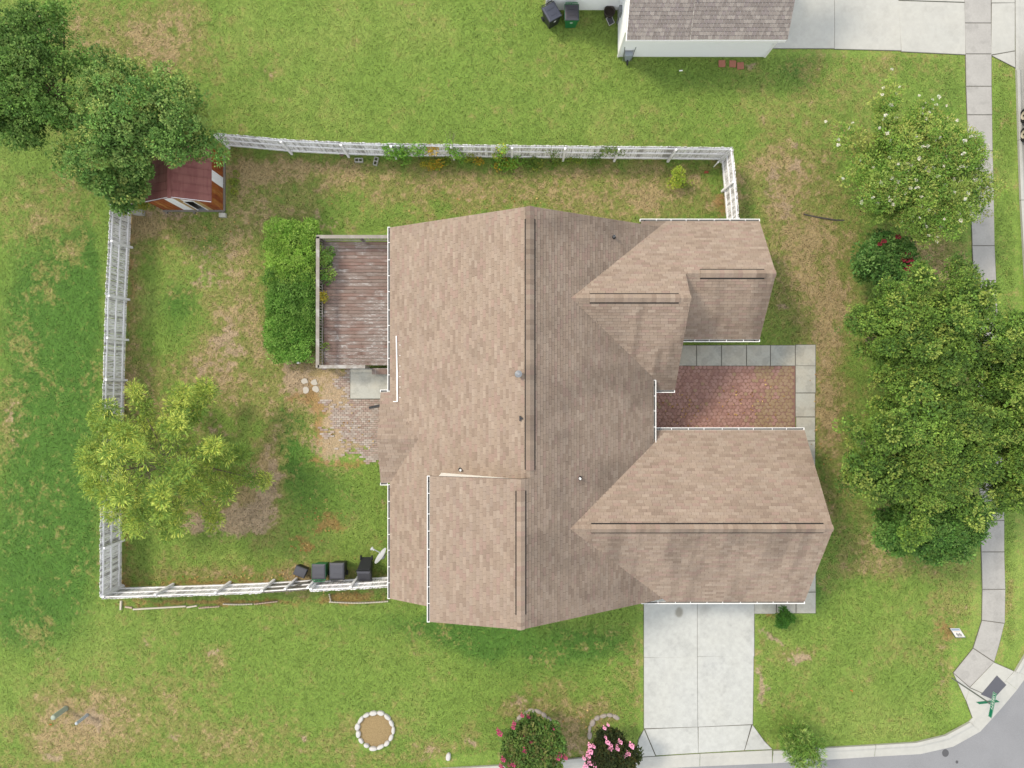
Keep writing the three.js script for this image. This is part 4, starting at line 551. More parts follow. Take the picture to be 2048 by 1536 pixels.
// ---------------------------------------------------------------- garden shed
{
  const xe = -14.05, xw = -16.95, zs = -8.56, zn = -11.15, hw = 1.78, hr = 2.62, xm = (xe + xw) / 2, sh = thing('garden_shed', 'rusty orange metal shed with maroon ribbed roof under the tree', 'shed', xm, 0, zs), Wd = (xe - xw) / 2, D = zn - zs;
  const rust = (base, k, seed) => std(null, 0.75, { metalness: 0.1, map: tile(mapFrom(256, 256, (u, v, i, j) => { const a = tfbm(u, v, 4, seed, 4), b = tnoise(u * 32, v * 5, 256, seed + 3); return mix3(C(base), C(k), smooth(0.35, 0.7, 0.6 * a + 0.4 * b)).map((x) => x * (0.9 + 0.2 * hash(i, j, 3))); }), 1.6) });
  const rustA = rust(0xc06a2c, 0xa04a22, 3), rustB = rust(0xd9974f, 0xc0712e, 7), maroon = rust(0xa46a62, 0x965a55, 12), pale = paint(0.7, 0.71, 0.73, 0.6), sand = rust(0xe0c08a, 0xc79b58, 21), wood = MAT.greyWood;
  // ribbed wall panels one by one; cut below the gable
  const panel = (ax, az, bx, bz, h0, h1, mat, nx, nz) => { const m = new MB(), t = 0.014; m.hexa([[ax, 0.16, az], [bx, 0.16, bz], [bx - nx * t, 0.16, bz - nz * t], [ax - nx * t, 0.16, az - nz * t]], [[ax, h0, az], [bx, h1, bz], [bx - nx * t, h1, bz - nz * t], [ax - nx * t, h0, az - nz * t]]); m.beam([bx, 0.16, bz], [bx, h1 - 0.01, bz], 0.022, 0.03); m.build('wall_panel', mat, sh); };
  const gh = (x) => hw + (hr - hw) * (1 - Math.abs(x) / Wd) - 0.03, nS = 12, fr = [rustA, rustB, rustA, rustA, pale, pale, sand, null, null, sand, rustA, rustA];
  for (let i = 0; i < nS; i++) { const a = -Wd + 2 * Wd * i / nS, b = -Wd + 2 * Wd * (i + 1) / nS; if (fr[i]) panel(a, 0, b, 0, gh(a), gh(b), fr[i], 0, 1); }
  { const a = -Wd + 2 * Wd * 7 / nS, b = -Wd + 2 * Wd * 9 / nS; const lt = new MB(); lt.hexa([[a, 1.72, 0], [b, 1.72, 0], [b, 1.72, -0.014], [a, 1.72, -0.014]], [[a, gh(a), 0], [b, gh(b), 0], [b, gh(b), -0.014], [a, gh(a), -0.014]]); lt.build('door_lintel', pale, sh);
    const tr = new MB(); for (const x of [a, b]) tr.box(x, 0.95, 0.012, 0.04, 1.55, 0.03); tr.build('door_frame', pale, sh); const tk = new MB(); tk.box((a + b) / 2, 0.17, -0.03, b - a, 0.03, 0.1); tk.build('door_sill', MAT.galv, sh); }
  const nE = 10, fe = [rustB, rustA, rustB, rustA, pale, pale, rustA, rustA, rustB, rustA];
  for (let i = 0; i < nE; i++) { const a = D * i / nE, b = D * (i + 1) / nE; panel(Wd, a, Wd, b, hw, hw, fe[i], 1, 0); panel(-Wd, b, -Wd, a, hw, hw, rustA, -1, 0); }
  for (let i = 0; i < nS; i++) { const a = -Wd + 2 * Wd * i / nS, b = -Wd + 2 * Wd * (i + 1) / nS; panel(b, D, a, D, gh(b), gh(a), rustA, 0, -1); }
  // roof panels with a rib each
  for (const s of [-1, 1]) { const n = 7, xo = s * (Wd + 0.1), yo = hw - 0.05; for (let i = 0; i < n; i++) { const a = 0.06 + (D - 0.12) * i / n, b = 0.06 + (D - 0.12) * (i + 1) / n, m = new MB(), t = 0.02, q = (x, y, z) => [x, y, z];
      const A = [q(0, hr, a), q(xo, yo, a), q(xo, yo, b), q(0, hr, b)]; m.hexa(A.map((p) => [p[0], p[1] - t, p[2]]), A); m.beam([0, hr + 0.008, b + 0.012], [xo, yo + 0.008, b + 0.012], 0.028, 0.035); m.build('roof_panel', maroon, sh); } }
  const rc = new MB(); rc.beam([0, hr + 0.012, 0.08], [0, hr + 0.012, D - 0.08], 0.16, 0.02); rc.build('ridge_cap', maroon, sh);
  const ga = new MB(); ga.beam([0, hr - 0.03, 0.02], [Wd + 0.08, hw - 0.04, 0.02], 0.02, 0.07); ga.beam([0, hr - 0.03, 0.02], [-Wd - 0.08, hw - 0.04, 0.02], 0.02, 0.07); ga.build('gable_trim', pale, sh);
  const fl = new MB(); fl.box(0, 0.13, D / 2, 2 * Wd + 0.02, 0.05, -D + 0.02); fl.build('floor', wood, sh);
  for (const x of [-Wd + 0.1, 0, Wd - 0.05]) { const m = new MB(); m.box(x, 0.055, D / 2 + 0.02, 0.1, 0.11, -D + 0.28); m.build('skid', wood, sh); }
  const si = new MB(); si.box(0, 0.1, 0.05, 2 * Wd + 0.12, 0.1, 0.07); si.build('front_sill', wood, sh); const sj = new MB(); sj.box(Wd + 0.05, 0.1, D / 2, 0.07, 0.1, -D + 0.1); sj.build('side_sill', wood, sh);
}
{ const [x, z] = P(448, 432), m = new MB(); m.box(0, 0.1, 0, 0.32, 0.2, 0.2); const o = tag(m.build('concrete_block', MAT.concreteOld), 'grey block under the front right corner of the rusty shed', 'block'); o.position.set(x, 0, z); }
{ const [x, z] = P(275, 424, 0.3), m = new MB(); m.box(0, 0.15, 0, 0.5, 0.3, 0.26); const o = tag(m.build('concrete_block', MAT.concreteOld), 'pale grey block half under the leaves between fence and shed', 'block'); o.position.set(x, 0, z); o.rotation.y = -0.05; }
// ---------------------------------------------------------------- wheeled bins
function bin(label, px, py, ry, body, lid, opt = {}) {
  const [x, z] = P(px, py), g = thing('wheeled_bin', label, 'bin', x, 0, z, ry, 'wheeled bins'), s = opt.s ?? 1, h = 0.98 * s, w = 0.31 * s, d = 0.36 * s, w0 = 0.24 * s, d0 = 0.25 * s, inner = opt.tilt ? part('cart', g) : g;
  const ring = (hw, f, b, y) => [[-hw, y, f], [hw, y, f], [hw, y, -b], [-hw, y, -b]], m = new MB(); m.hexa(ring(w0, d0, d0, 0.06), ring(w, d, d, h)); m.hexa(ring(w + 0.025, d + 0.025, d + 0.025, h - 0.05), ring(w + 0.03, d + 0.03, d + 0.03, h)); m.build('body', body, inner);
  const l = new MB(); const L0 = ring(w + 0.015, d + 0.02, d - 0.01, h + 0.004), L1 = ring(w + 0.01, d + 0.015, d - 0.015, h + 0.035), L2 = ring(w - 0.05, d - 0.06, d - 0.08, h + 0.075); for (let i = 0; i < 4; i++) { const j = (i + 1) % 4; l.poly([L0[i], L0[j], L1[j], L1[i]]); l.poly([L1[i], L1[j], L2[j], L2[i]]); } l.poly(L2); l.poly([...L0].reverse());
  l.box(0, h + 0.082, -d * 0.35, w * 1.2, 0.018, 0.06); l.box(0, h + 0.08, d * 0.5, w * 1.1, 0.014, 0.03); l.build('lid', lid, inner);
  const hd = new MB(); hd.beam([-w + 0.03, h - 0.03, -d - 0.1], [w - 0.03, h - 0.03, -d - 0.1], 0.03, 0.03); for (const q of [-w + 0.05, 0, w - 0.05]) hd.beam([q, h - 0.03, -d], [q, h - 0.03, -d - 0.1], 0.025, 0.025); hd.build('handle', body, inner);
  for (const q of [-1, 1]) { const wh = new MB(); wh.add(new THREE.CylinderGeometry(0.12 * s, 0.12 * s, 0.06, 16), new M4().makeRotationZ(Math.PI / 2).setPosition(q * (w0 + 0.03), 0.12 * s, -d0 - 0.03)); wh.build('wheel', MAT.rubber, inner); }
  if (opt.label) { const q = new MB(); q.box(0, h * 0.66, (d0 + (d - d0) * 0.66) + 0.008, 0.13, 0.012, 0.008); q.box(0, h * 0.72, (d0 + (d - d0) * 0.72) + 0.008, 0.13, 0.01, 0.008); q.build('imprint', MAT.whiteTrim, inner); }
  if (opt.tilt) { inner.rotation.x = opt.tilt; inner.position.set(0, opt.dy ?? 0, 0); } return g;
}
bin('green bin with dark grey lid standing between black bins at the lower fence', 648.5, 1133, Math.PI, MAT.greenPlastic, MAT.darkLid);
bin('wide black bin right beside the green bin at the lower fence', 684.5, 1131, Math.PI, MAT.blackPlastic, MAT.darkLid, { s: 1.06 });
bin('black bin tipped against the lower fence beneath the satellite dish', 736.5, 1117, 0, MAT.blackPlastic, MAT.darkLid, { tilt: 0.66, dy: 0.14 });
bin('black bin standing askew at the neighbouring white house', 1101, 45, 0.52, MAT.blackPlastic, std(0x4b5062, 0.4), { label: true, s: 1.04 });
bin('green bin with black lid beside the neighbouring white house', 1140, 46, 0.02, MAT.greenPlastic, std(0x43424c, 0.45), { label: true, s: 1.04 });
{ // small black crate
  const [x, z] = P(607, 1138), g = thing('storage_box', 'small black lidded box standing apart to the left of the bins', 'box', x, 0, z, -0.38), m = new MB(); m.hexa([[-.24, 0, .19], [.24, 0, .19], [.24, 0, -.19], [-.24, 0, -.19]], [[-.29, .5, .23], [.29, .5, .23], [.29, .5, -.23], [-.29, .5, -.23]]); m.build('body', MAT.black, g);
  const l = new MB(); l.hexa([[-.3, .5, .24], [.3, .5, .24], [.3, .5, -.24], [-.3, .5, -.24]], [[-.26, .55, .2], [.26, .55, .2], [.26, .55, -.2], [-.26, .55, -.2]]); l.build('lid', MAT.darkLid, g);
}
{ // satellite dish on a mast at the wall
  const [x, z] = P(764, 1113, 2.2), g = thing('satellite_dish', 'pale grey satellite dish beside the eaves above the bins', 'dish', x, 0, z), dish = part('dish', g); dish.position.set(0, 2.2, 0);
  const rw = 0.42, rh = 0.38, n = 28, k = 5, f = new MB(), pt = (r, t, o) => [Math.cos(t) * r * rw, Math.sin(t) * r * rh, 0.09 * r * r + o];
  for (let a = 0; a < k; a++) for (let i = 0; i < n; i++) { const t0 = i / n * 6.2832, t1 = (i + 1) / n * 6.2832, r0 = a / k, r1 = (a + 1) / k; f.poly(a ? [pt(r0, t0, 0), pt(r1, t0, 0), pt(r1, t1, 0), pt(r0, t1, 0)] : [pt(0, 0, 0), pt(r1, t0, 0), pt(r1, t1, 0)]); f.poly(a ? [pt(r0, t1, -.012), pt(r1, t1, -.012), pt(r1, t0, -.012), pt(r0, t0, -.012)] : [pt(0, 0, -.012), pt(r1, t1, -.012), pt(r1, t0, -.012)]); if (a === k - 1) f.poly([pt(1, t0, 0), pt(1, t0, -.012), pt(1, t1, -.012), pt(1, t1, 0)]); }
  f.build('reflector', MAT.dishGrey, dish); const arm = new MB(); arm.beam([0, -0.36, 0.02], [0, -0.2, 0.52], 0.035, 0.035); arm.build('arm', MAT.dishGrey, dish); const lnb = new MB(); lnb.add(new THREE.CylinderGeometry(0.035, 0.045, 0.14, 12), new M4().makeRotationX(Math.PI / 2).setPosition(0, -0.17, 0.52)); lnb.box(0, -0.16, 0.58, 0.15, 0.07, 0.06); lnb.build('receiver', MAT.dishGrey, dish); const br = new MB(); br.box(0, -0.05, -0.06, 0.16, 0.2, 0.1); br.build('bracket', MAT.galv, dish);
  dish.rotation.set(-0.28, -2.25, 0, 'YXZ'); const mast = new MB(); mast.tube([[0.06, 0, 0.06], [0.06, 2.1, 0.06]], 0.03, 0.03, 10); mast.build('mast', MAT.galv, g);
}
// ---------------------------------------------------------------- small things on the ground
function cinder(label, px, py, ry, rx) { const [x, z] = P(px, py, 0.1), g = thing('cinder_block', label, 'block', x, 0, z, ry), m = new MB(), L = 0.40, W = 0.20, h = 0.19, t = 0.034; for (const s of [-1, 1]) m.box(0, h / 2, s * (W - t) / 2, L, h, t); for (const q of [-1, 0, 1]) m.box(q * (L - t) / 2, h / 2 - 0.001, 0, t, h - 0.002, W - 2 * t); m.build('block', MAT.concreteOld, g); return g; }
cinder('left of two hollow grey blocks lying in the grass below the upper fence', 718, 321, 0); cinder('right of two hollow grey blocks, turned askew, below the upper fence', 752, 323, 1.35);
{ const [x, z] = P(684, 309, 0.1), g = thing('clay_pot', 'small round pale pot at the foot of the upper fence', 'pot', x, 0, z), m = new MB(); m.add(new THREE.LatheGeometry([[0.02, 0], [0.08, 0], [0.105, 0.2], [0.115, 0.2], [0.115, 0.23], [0.095, 0.23], [0.08, 0.05], [0, 0.05]].map((q) => new THREE.Vector2(...q)), 18)); m.build('pot', std(0xc6a48e, 0.9), g); }
{ const [x, z] = P(600, 725), m = new MB(); m.add(new THREE.LatheGeometry([[0.001, 0], [0.055, 0], [0.055, 0.3], [0.075, 0.3], [0.075, 0.37], [0.05, 0.38], [0.001, 0.38]].map((q) => new THREE.Vector2(...q)), 14)); const o = tag(m.build('cleanout_pipe', MAT.whiteTrim), 'short white capped pipe standing below the bright green hedge', 'pipe'); o.position.set(x, 0, z); }
{ const [x, z] = P(753, 812), m = new MB(); m.beam([-0.35, 0.05, 0.08], [0.5, 0.09, -0.1], 0.11, 0.08); m.beam([0.5, 0.09, -0.1], [0.56, 1.2, -0.1], 0.08, 0.06); const o = tag(m.build('drain_pipe', MAT.black), 'dark drain pipe end poking out beside the concrete slab', 'pipe'); o.position.set(x, 0, z); }
{ const pts = [[1608, 428], [1622, 431], [1636, 434], [1654, 437], [1672, 440], [1690, 440]].map((p, i) => { const [x, z] = P(...p); return [x, [0.02, -0.02, 0.0, 0.02, 0.015, -0.03][i], z]; }), m = new MB(); m.tube(pts, 0.042, 0.042, 8); tag(m.build('drain_hose', std(0x55504a, 0.8)), 'black drain hose half sunk in the dry grass near the white flowering tree', 'hose'); }
for (const [i, [px, py, a]] of [[610, 762, 0.2], [629, 765, -.3], [612, 780, .5], [632, 778, .1]].entries()) { const [x, z] = P(px, py), m = new MB(), R = rng(i + 90), n = 9, r = [...Array(n)].map((_, k) => [k / n * 6.283, 0.13 + 0.07 * R()]), q = (f, y) => r.map(([t, s]) => [Math.cos(t) * s * f * 1.1, y, -Math.sin(t) * s * f]); m.hexa(q(1, -0.02), q(0.9, 0.03)); const o = tag(m.build('stepping_stone', std(0xd8d0c2, 0.9)), ['upper left', 'upper right', 'lower left', 'lower right'][i] + ' of four pale flat stones between hedge and patio', 'stone', 'flat stones by the patio'); o.position.set(x, 0, z); o.rotation.y = a; }
for (const [i, [px, py]] of [[1444, 127], [1465.5, 127.5], [1481, 131.5]].entries()) { const [x, z] = P(px, py), m = new MB(); m.box(0, 0.02, 0, 0.33, 0.07, 0.33); const o = tag(m.build('paving_stone', std(null, 0.9, { map: tile(mapFrom(64, 64, (u, v, a, b) => C(0xc07f69).map((c) => c * (0.85 + 0.3 * hash(a, b, i))), THREE.RepeatWrapping), 0.4) })), ['leftmost', 'middle', 'rightmost'][i] + ' of three square red paving stones below the white wall', 'paving stone', 'red paving stones'); o.position.set(x, 0, z); o.rotation.y = [0.02, -0.04, 0.05][i]; }
{ // utility pedestals and marks
  const ped = (label, px, py, r, h, c) => { const [x, z] = P(px, py), g = thing('utility_pedestal', label, 'pedestal', x, 0, z), m = new MB(); m.add(new THREE.LatheGeometry([[0.001, 0], [r * 1.1, 0], [r * 1.1, 0.08], [r, 0.1], [r, h - r * 0.7], [r * 0.86, h - r * 0.3], [r * 0.5, h - 0.02], [0.001, h]].map((q) => new THREE.Vector2(...q)), 18)); m.build('housing', std(c, 0.5), g); const b = new MB(); b.add(new THREE.CylinderGeometry(r * 1.02, r * 1.02, 0.03, 18), new M4().makeTranslation(0, h * 0.55, 0)); b.build('band', std(c, 0.6), g); };
  ped('thick pale green utility pedestal in the lower left lawn', 134, 1415, 0.125, 1.05, 0xb9c6b2); ped('thin pale grey utility pedestal in the lower left lawn', 177, 1428, 0.075, 0.95, 0xccd6dc);
  for (const [i, [px, py]] of [[103, 1450], [111, 1441], [1705, 1386]].entries()) { const [x, z] = P(px, py), m = new MB(); m.box(0, 0.07, 0, 0.006, 0.16, 0.006); m.box(0.06, 0.13, 0, 0.11, 0.08, 0.004); const o = tag(m.build('marker_flag', std(0xe8702a, 0.7)), ['lower orange marker flag beside the pale green pedestal', 'upper orange marker flag beside the pale green pedestal', 'lone orange marker flag in the lawn right of the driveway'][i], 'flag'); o.position.set(x, 0, z); o.rotation.set(-0.9, i * 1.3, 0); }
}
// ---------------------------------------------------------------- stone rings
const stoneGeo = [0, 1, 2].map((k) => { const R = rng(k + 40), m = new MB(), n = 10, a = [...Array(n)].map((_, i) => [i / n * 6.283, 0.9 + 0.14 * R()]), q = (f, y) => a.map(([t, r]) => [Math.cos(t) * r * f * 0.155, y, -Math.sin(t) * r * f * 0.085]); const L = [q(1, -0.02), q(1.04, 0.06), q(0.85, 0.12), q(0.45, 0.145)]; m.poly(L[3]); for (let l = 0; l < 3; l++) for (let i = 0; i < n; i++) { const j = (i + 1) % n; m.poly([L[l][i], L[l][j], L[l + 1][j], L[l + 1][i]]); } return m.geo(); });
const stoneMat = std(null, 0.85, { map: tile(mapFrom(128, 128, (u, v, i, j) => C(0xf6f4f0).map((c) => c * (0.8 + 0.25 * tfbm(u, v, 4, 5, 4) + 0.1 * (hash(i, j, 2) - 0.5)))), 0.7) }), stoneGrey = std(null, 0.9, { map: tile(mapFrom(128, 128, (u, v, i, j) => C(0xcfc4ba).map((c) => c * (0.7 + 0.35 * tfbm(u, v, 4, 8, 4)))), 0.7) });
function ring(cx, cy, r, a0, a1, n, mat, label, group) { const [x, z] = P(cx, cy), rm = r * M0, R = rng(cx | 0); for (let i = 0; i < n; i++) { const t = a0 + (a1 - a0) * i / n, o = tag(put('edging_stone', stoneGeo[i % 3], mat), label, 'stone', group); const q = rm * (0.97 + 0.07 * R()); o.position.set(x + Math.cos(t) * q, mat === stoneMat ? 0.01 : -0.07 + 0.03 * R(), z + Math.sin(t) * q); o.rotation.y = -t + Math.PI / 2 + 0.4 * (R() - 0.5); o.scale.set(0.95 + 0.4 * R(), 0.85 + 0.4 * R(), 1.0 + 0.5 * R()); } }
ring(751, 1459, 35, 0, 6.283, 15, stoneMat, 'white edging stone in the full ring around the bare mulch bed', 'stones of the full white ring');
ring(1066, 1458, 36, Math.PI * 1.12, Math.PI * 1.95, 7, stoneGrey, 'greyish edging stone of the arc above the red flowering shrub', 'stones above the red shrub');
ring(1216, 1468, 38, Math.PI * 0.98, Math.PI * 1.75, 7, stoneGrey, 'greyish edging stone of the arc above the pink flowering shrub', 'stones above the pink shrub');
{ const o = tag(put('rock', stoneGeo[1], stoneMat), 'single white rock in the lawn near the lower edge, left of the red shrub', 'rock'); const [x, z] = P(897, 1512); o.position.set(x, 0, z); o.rotation.y = 1.4; o.scale.set(1.3, 1.1, 1.5); }
{ // mulch bed in the ring
  const [x, z] = P(751, 1459), mt = mapFrom(256, 256, (u, v, i, j) => mix3(C(0xc2aa7c), C(0x8f7850), noise(u * 60, v * 40, 3) * 0.6 + 0.4 * hash(i, j, 2)).map((c) => c * (0.8 + 0.4 * noise(u * 90, v * 90, 6)))), m = new MB(); const n = 24; for (let i = 0; i < n; i++) { const a = i / n * 6.283, b = (i + 1) / n * 6.283, r = 0.83; m.poly([[x, 0.06, z], [x + Math.cos(b) * r, 0.01, z + Math.sin(b) * r], [x + Math.cos(a) * r, 0.01, z + Math.sin(a) * r]]); }
  m.build('mulch', std(null, 1, { map: mt }), null, 'stuff'); tag(scene.children[scene.children.length - 1], 'light brown mulch filling the white stone ring', 'mulch');
}
// edging strips below the lower fence
{
  const strip = (label, x0, y0, x1, y1, w, mat) => { const a = P(x0, y0), b = P(x1, y1), m = new MB(); m.beam([a[0], 0.05, a[1]], [b[0], 0.05, b[1]], w, 0.1); tag(m.build('edging_strip', mat), label, 'edging', 'edging below the lower fence'); };
  const pale = std(0xe2dac8, 0.9), pink = std(0xd2bba8, 0.9);
  strip('short upright edging board at the left corner of the lower fence', 245, 1200, 244, 1218, 0.08, pale); strip('longest pale edging board below the lower fence', 269, 1217, 374, 1211, 0.07, pale); strip('short pale edging board beside the longest one', 376, 1213, 396, 1210, 0.07, pale); strip('pinkish edging board at the left end of the lower bed', 253, 1212, 267, 1214, 0.07, pink);
  strip('thin pinkish edging board right of the short pale one', 400, 1214, 420, 1212, 0.05, pink);
  const pegs = (label, x0, y0, x1, y1, bow, mat) => { const [bx, bz] = P(x0, y0), g = thing('log_edging', label, 'edging', bx, 0, bz, 0, 'edging below the lower fence'), n = Math.round(Math.hypot(x1 - x0, y1 - y0) * M0 / 0.075); for (let i = 0; i < n; i++) { const t = i / (n - 1), [x, z] = P(x0 + (x1 - x0) * t, y0 + (y1 - y0) * t + bow * Math.sin(t * 3.14)), m = new MB(); m.add(new THREE.CylinderGeometry(0.034, 0.034, 0.16, 7), new M4().makeTranslation(x - bx, 0.07, z - bz)); m.build('log', mat, g); } };
  pegs('row of short pegs edging the bed, middle of the lower fence', 402, 1214, 440, 1211, 0, pink); pegs('row of short pale pegs edging the bed below the gate', 450, 1206, 506, 1206, 1, pale); pegs('short row of pinkish pegs right of the gate bed', 512, 1206, 556, 1201, 0, pink); pegs('row of pale pegs edging the brown bed next to the house', 661, 1202, 776, 1201, 2.5, pale); pegs('short row of pegs closing the left end of the brown bed', 660, 1187, 663, 1201, 0, pale);
}

// ---------------------------------------------------------------- neighbouring house
{
  const n = thing('neighbour_house', 'white sided neighbouring house with grey-brown shingle roof at the upper edge', 'house'), eh = 2.72, z0 = -16.16, x0 = 5.33, x1 = 12.56, ze = -15.68, sl = 0.62, zr = -21.5;
  const roofTone = [0xa39a94, 0x968d88, 0xaea69e, 0x8c837e, 0x9b9090, 0xbab2aa, 0x918883].map((t) => mix3(C(t), C(0xa0968f), 0.4)), mat = new THREE.MeshStandardMaterial({ vertexColors: true, roughness: 0.95 });
  const rf = part('roof', n), R = rng(3);
  const mk = (xa, xb, dy) => { const face = { run: [0, 1], s: sl, h: (x, z) => eh + dy + sl * (ze - z) }, rings = [[[xa, ze], [xb, ze], [xb, zr], [xa, zr]]], store = []; const mb = layShingles(face, rings, roofTone, mat, 0.165, 0.16, 77 + dy * 100, rf, store, { gap: 0.012 });
    store.sort((a, b) => a.height - b.height); store.forEach((s, i) => { if (i < 140) s.mb.build('shingle', mat, rf); else { mb.p.push(...s.mb.p); mb.n.push(...s.mb.n); mb.u.push(...s.mb.u); mb.c.push(...s.mb.c); } }); mb.build('shingle_field', mat, rf, 'stuff');
    const d = new MB(); d.prism(rings[0], (x, z) => face.h(x, z) - 0.12, (x, z) => face.h(x, z)); d.build('roof_deck', MAT.fascia, rf); };
  mk(5.31, 8.18, 0); mk(8.2, 12.62, 0.05);
  const sd = new MB(); sd.beam([8.19, eh + sl * 1.5 + 0.06, ze - 1.35], [8.19, eh + sl * (ze - zr) + 0.06, zr], 0.03, 0.14); sd.build('step_flashing', MAT.whiteTrim, rf);
  // lapped siding boards: wedge-shaped strips
  const siding = (ax, az, bx, bz, h, nx, nz) => { const m = new MB(), e = 0.19; for (let y = 0.12; y < h - 0.02; y += e) { const t = Math.min(h, y + e), o = 0.022, i = 0.004; const A = [ax + nx * o, y, az + nz * o], Bq = [bx + nx * o, y, bz + nz * o], Cc = [bx + nx * i, t, bz + nz * i], Dd = [ax + nx * i, t, az + nz * i]; m.poly([A, Bq, Cc, Dd]); m.poly([A, [ax + nx * i, y, az + nz * i], [bx + nx * i, y, bz + nz * i], Bq]); } return m.build('siding', MAT.whiteSiding, n, 'stuff'); };
  const core = new MB(); core.prism([[x0, z0], [x1, z0], [x1, -26], [x0, -26]], 0, eh - 0.2); core.prism([[1.78, -18.46], [x0 - 0.001, -18.46], [x0 - 0.001, -26.01], [1.78, -26.01]], 0, eh + 0.6); core.build('wall', MAT.whiteSiding, n);
  siding(x0, z0, x1, z0, eh - 0.2, 0, 1); siding(x0, -26, x0, z0, eh - 0.2, -1, 0); siding(1.78, -18.46, x0, -18.46, eh + 0.55, 0, 1);
  const so = new MB(); so.box((x0 + x1) / 2, eh - 0.17, (z0 + ze) / 2 + 0.0, x1 - x0, 0.02, ze - z0 - 0.03); so.build('soffit', MAT.whiteSiding, n); const fa = new MB(); fa.box((x0 + x1) / 2, eh - 0.11, ze + 0.012, x1 - x0 + 0.06, 0.16, 0.025); fa.build('fascia', MAT.whiteTrim, n);
  const co = new MB(); for (const [x, z] of [[x0, z0], [x1, z0], [1.78, -18.46]]) co.box(x, (eh - 0.2) / 2 + 0.02, z, 0.09, eh - 0.24, 0.09); co.build('corner_trim', MAT.whiteTrim, n);
  const rk = new MB(); rk.beam([5.30, eh - 0.1, ze], [5.30, eh - 0.1 + sl * (ze - zr), zr], 0.03, 0.2); rk.build('rake_trim', MAT.whiteTrim, n);
  const gb = new MB(); gb.hexa([[x0, eh - 0.2, z0], [x0 + 0.05, eh - 0.2, z0], [x0 + 0.05, eh - 0.2, -26], [x0, eh - 0.2, -26]], [[x0, eh - 0.15 + sl * 0.48, z0], [x0 + 0.05, eh - 0.15 + sl * 0.48, z0], [x0 + 0.05, eh + 3.3, zr], [x0, eh + 3.3, zr]]); gb.build('gable_wall', MAT.whiteSiding, n);
  const er = new MB(); er.prism([[1.5, -18.1], [x0 - 0.02, -18.1], [x0 - 0.02, -24], [1.5, -24]], (x, z) => eh + 0.6 + 0.55 * (-18.1 - z), (x, z) => eh + 0.7 + 0.55 * (-18.1 - z)); er.build('rear_roof', std(0x9c8d87, 0.95), n);
  const mt = new MB(); mt.box(x0 - 0.09, 1.25, -17.75, 0.16, 0.5, 0.34); mt.box(x0 - 0.07, 0.6, -17.75, 0.06, 0.9, 0.06); mt.build('meter_box', MAT.galv, n);
}
{ // things leaning at the neighbour's wall
  const [x, z] = P(1217, 30), g = thing('planter', 'dark brown planter tub in the corner of the neighbouring white house', 'planter', x, 0, z), m = new MB(); m.add(new THREE.LatheGeometry([[0.001, 0], [0.2, 0], [0.26, 0.38], [0.28, 0.38], [0.28, 0.42], [0.24, 0.42], [0.22, 0.3], [0.001, 0.3]].map((q) => new THREE.Vector2(...q)), 16)); m.build('tub', std(0x4b4038, 0.8), g); const e = new MB(); e.add(new THREE.CylinderGeometry(0.22, 0.22, 0.02, 16), new M4().makeTranslation(0, 0.32, 0)); e.build('soil', std(0x3a3026, 1), g);
  const [x2, z2] = P(1220, 43), f = thing('tray', 'small dark tray with pale rim leaning beside the brown planter', 'tray', x2, 0.12, z2, 0.5), q = new MB(); q.box(0, 0, 0, 0.26, 0.03, 0.34); q.build('panel', MAT.blackPlastic, f); const r = new MB(); for (const s of [-1, 1]) { r.box(s * 0.14, 0.012, 0, 0.025, 0.06, 0.38); r.box(0, 0.012, s * 0.18, 0.255, 0.06, 0.025); } r.build('rim', std(0xd8d8d2, 0.6), f); f.rotation.x = 0.35;
  const [x3, z3] = P(1254, 119), w = thing('hose_cart', 'pale blue-grey upright cart with handles against the neighbouring white wall', 'cart', x3, 0, z3), b = new MB(); b.hexa([[-.11, .1, .12], [.11, .1, .12], [.15, .1, -.05], [-.15, .1, -.05]], [[-.18, .62, .1], [.18, .62, .1], [.2, .62, -.12], [-.2, .62, -.12]]); b.build('tray', std(0xb8c2cc, 0.5), w); const hd = new MB(); for (const s of [-1, 1]) hd.tube([[s * .2, 0, .06], [s * .24, .7, -.08], [s * .28, 1.15, -.16]], 0.016, 0.016, 7); hd.tube([[-.25, .75, -.09], [.25, .75, -.09]], 0.014, 0.014, 7); hd.build('handles', MAT.galv, w); const wh = new MB(); wh.add(new THREE.TorusGeometry(0.1, 0.035, 8, 18), new M4().makeRotationY(Math.PI / 2).setPosition(0, 0.13, 0.2)); wh.build('wheel', MAT.rubber, w);
}
{ const [x, z] = P(1362, 141), m = new MB(); m.box(0, 0.02, 0, 0.17, 0.02, 0.05); const o = tag(m.build('litter', MAT.whiteTrim), 'small white scrap lying on the lawn below the neighbouring wall', 'litter'); o.position.set(x, 0, z); o.rotation.y = 0.1; }
{ const [x, z] = P(1428, 333), m = new MB(); m.tube([[0, 0, 0], [0.02, 0.62, -0.02]], 0.028, 0.028, 8); m.add(new THREE.SphereGeometry(0.05, 10, 8), new M4().makeTranslation(0.02, 0.65, -0.02)); const o = tag(m.build('stake', MAT.whiteTrim), 'thin white stake in the upper right corner of the fenced garden', 'stake'); o.position.set(x, 0, z); }
{ const [x, z] = P(1413, 344), m = new MB(); m.hexa([[-.12, 0, .07], [.12, 0, .05], [.1, 0, -.07], [-.1, 0, -.06]], [[-.1, .06, .05], [.1, .05, .04], [.09, .06, -.05], [-.08, .05, -.05]]); const o = tag(m.build('broken_brick', std(0xa8563c, 0.95)), 'small red brick piece in the brown grass near the white stake', 'brick'); o.position.set(x, 0, z); }
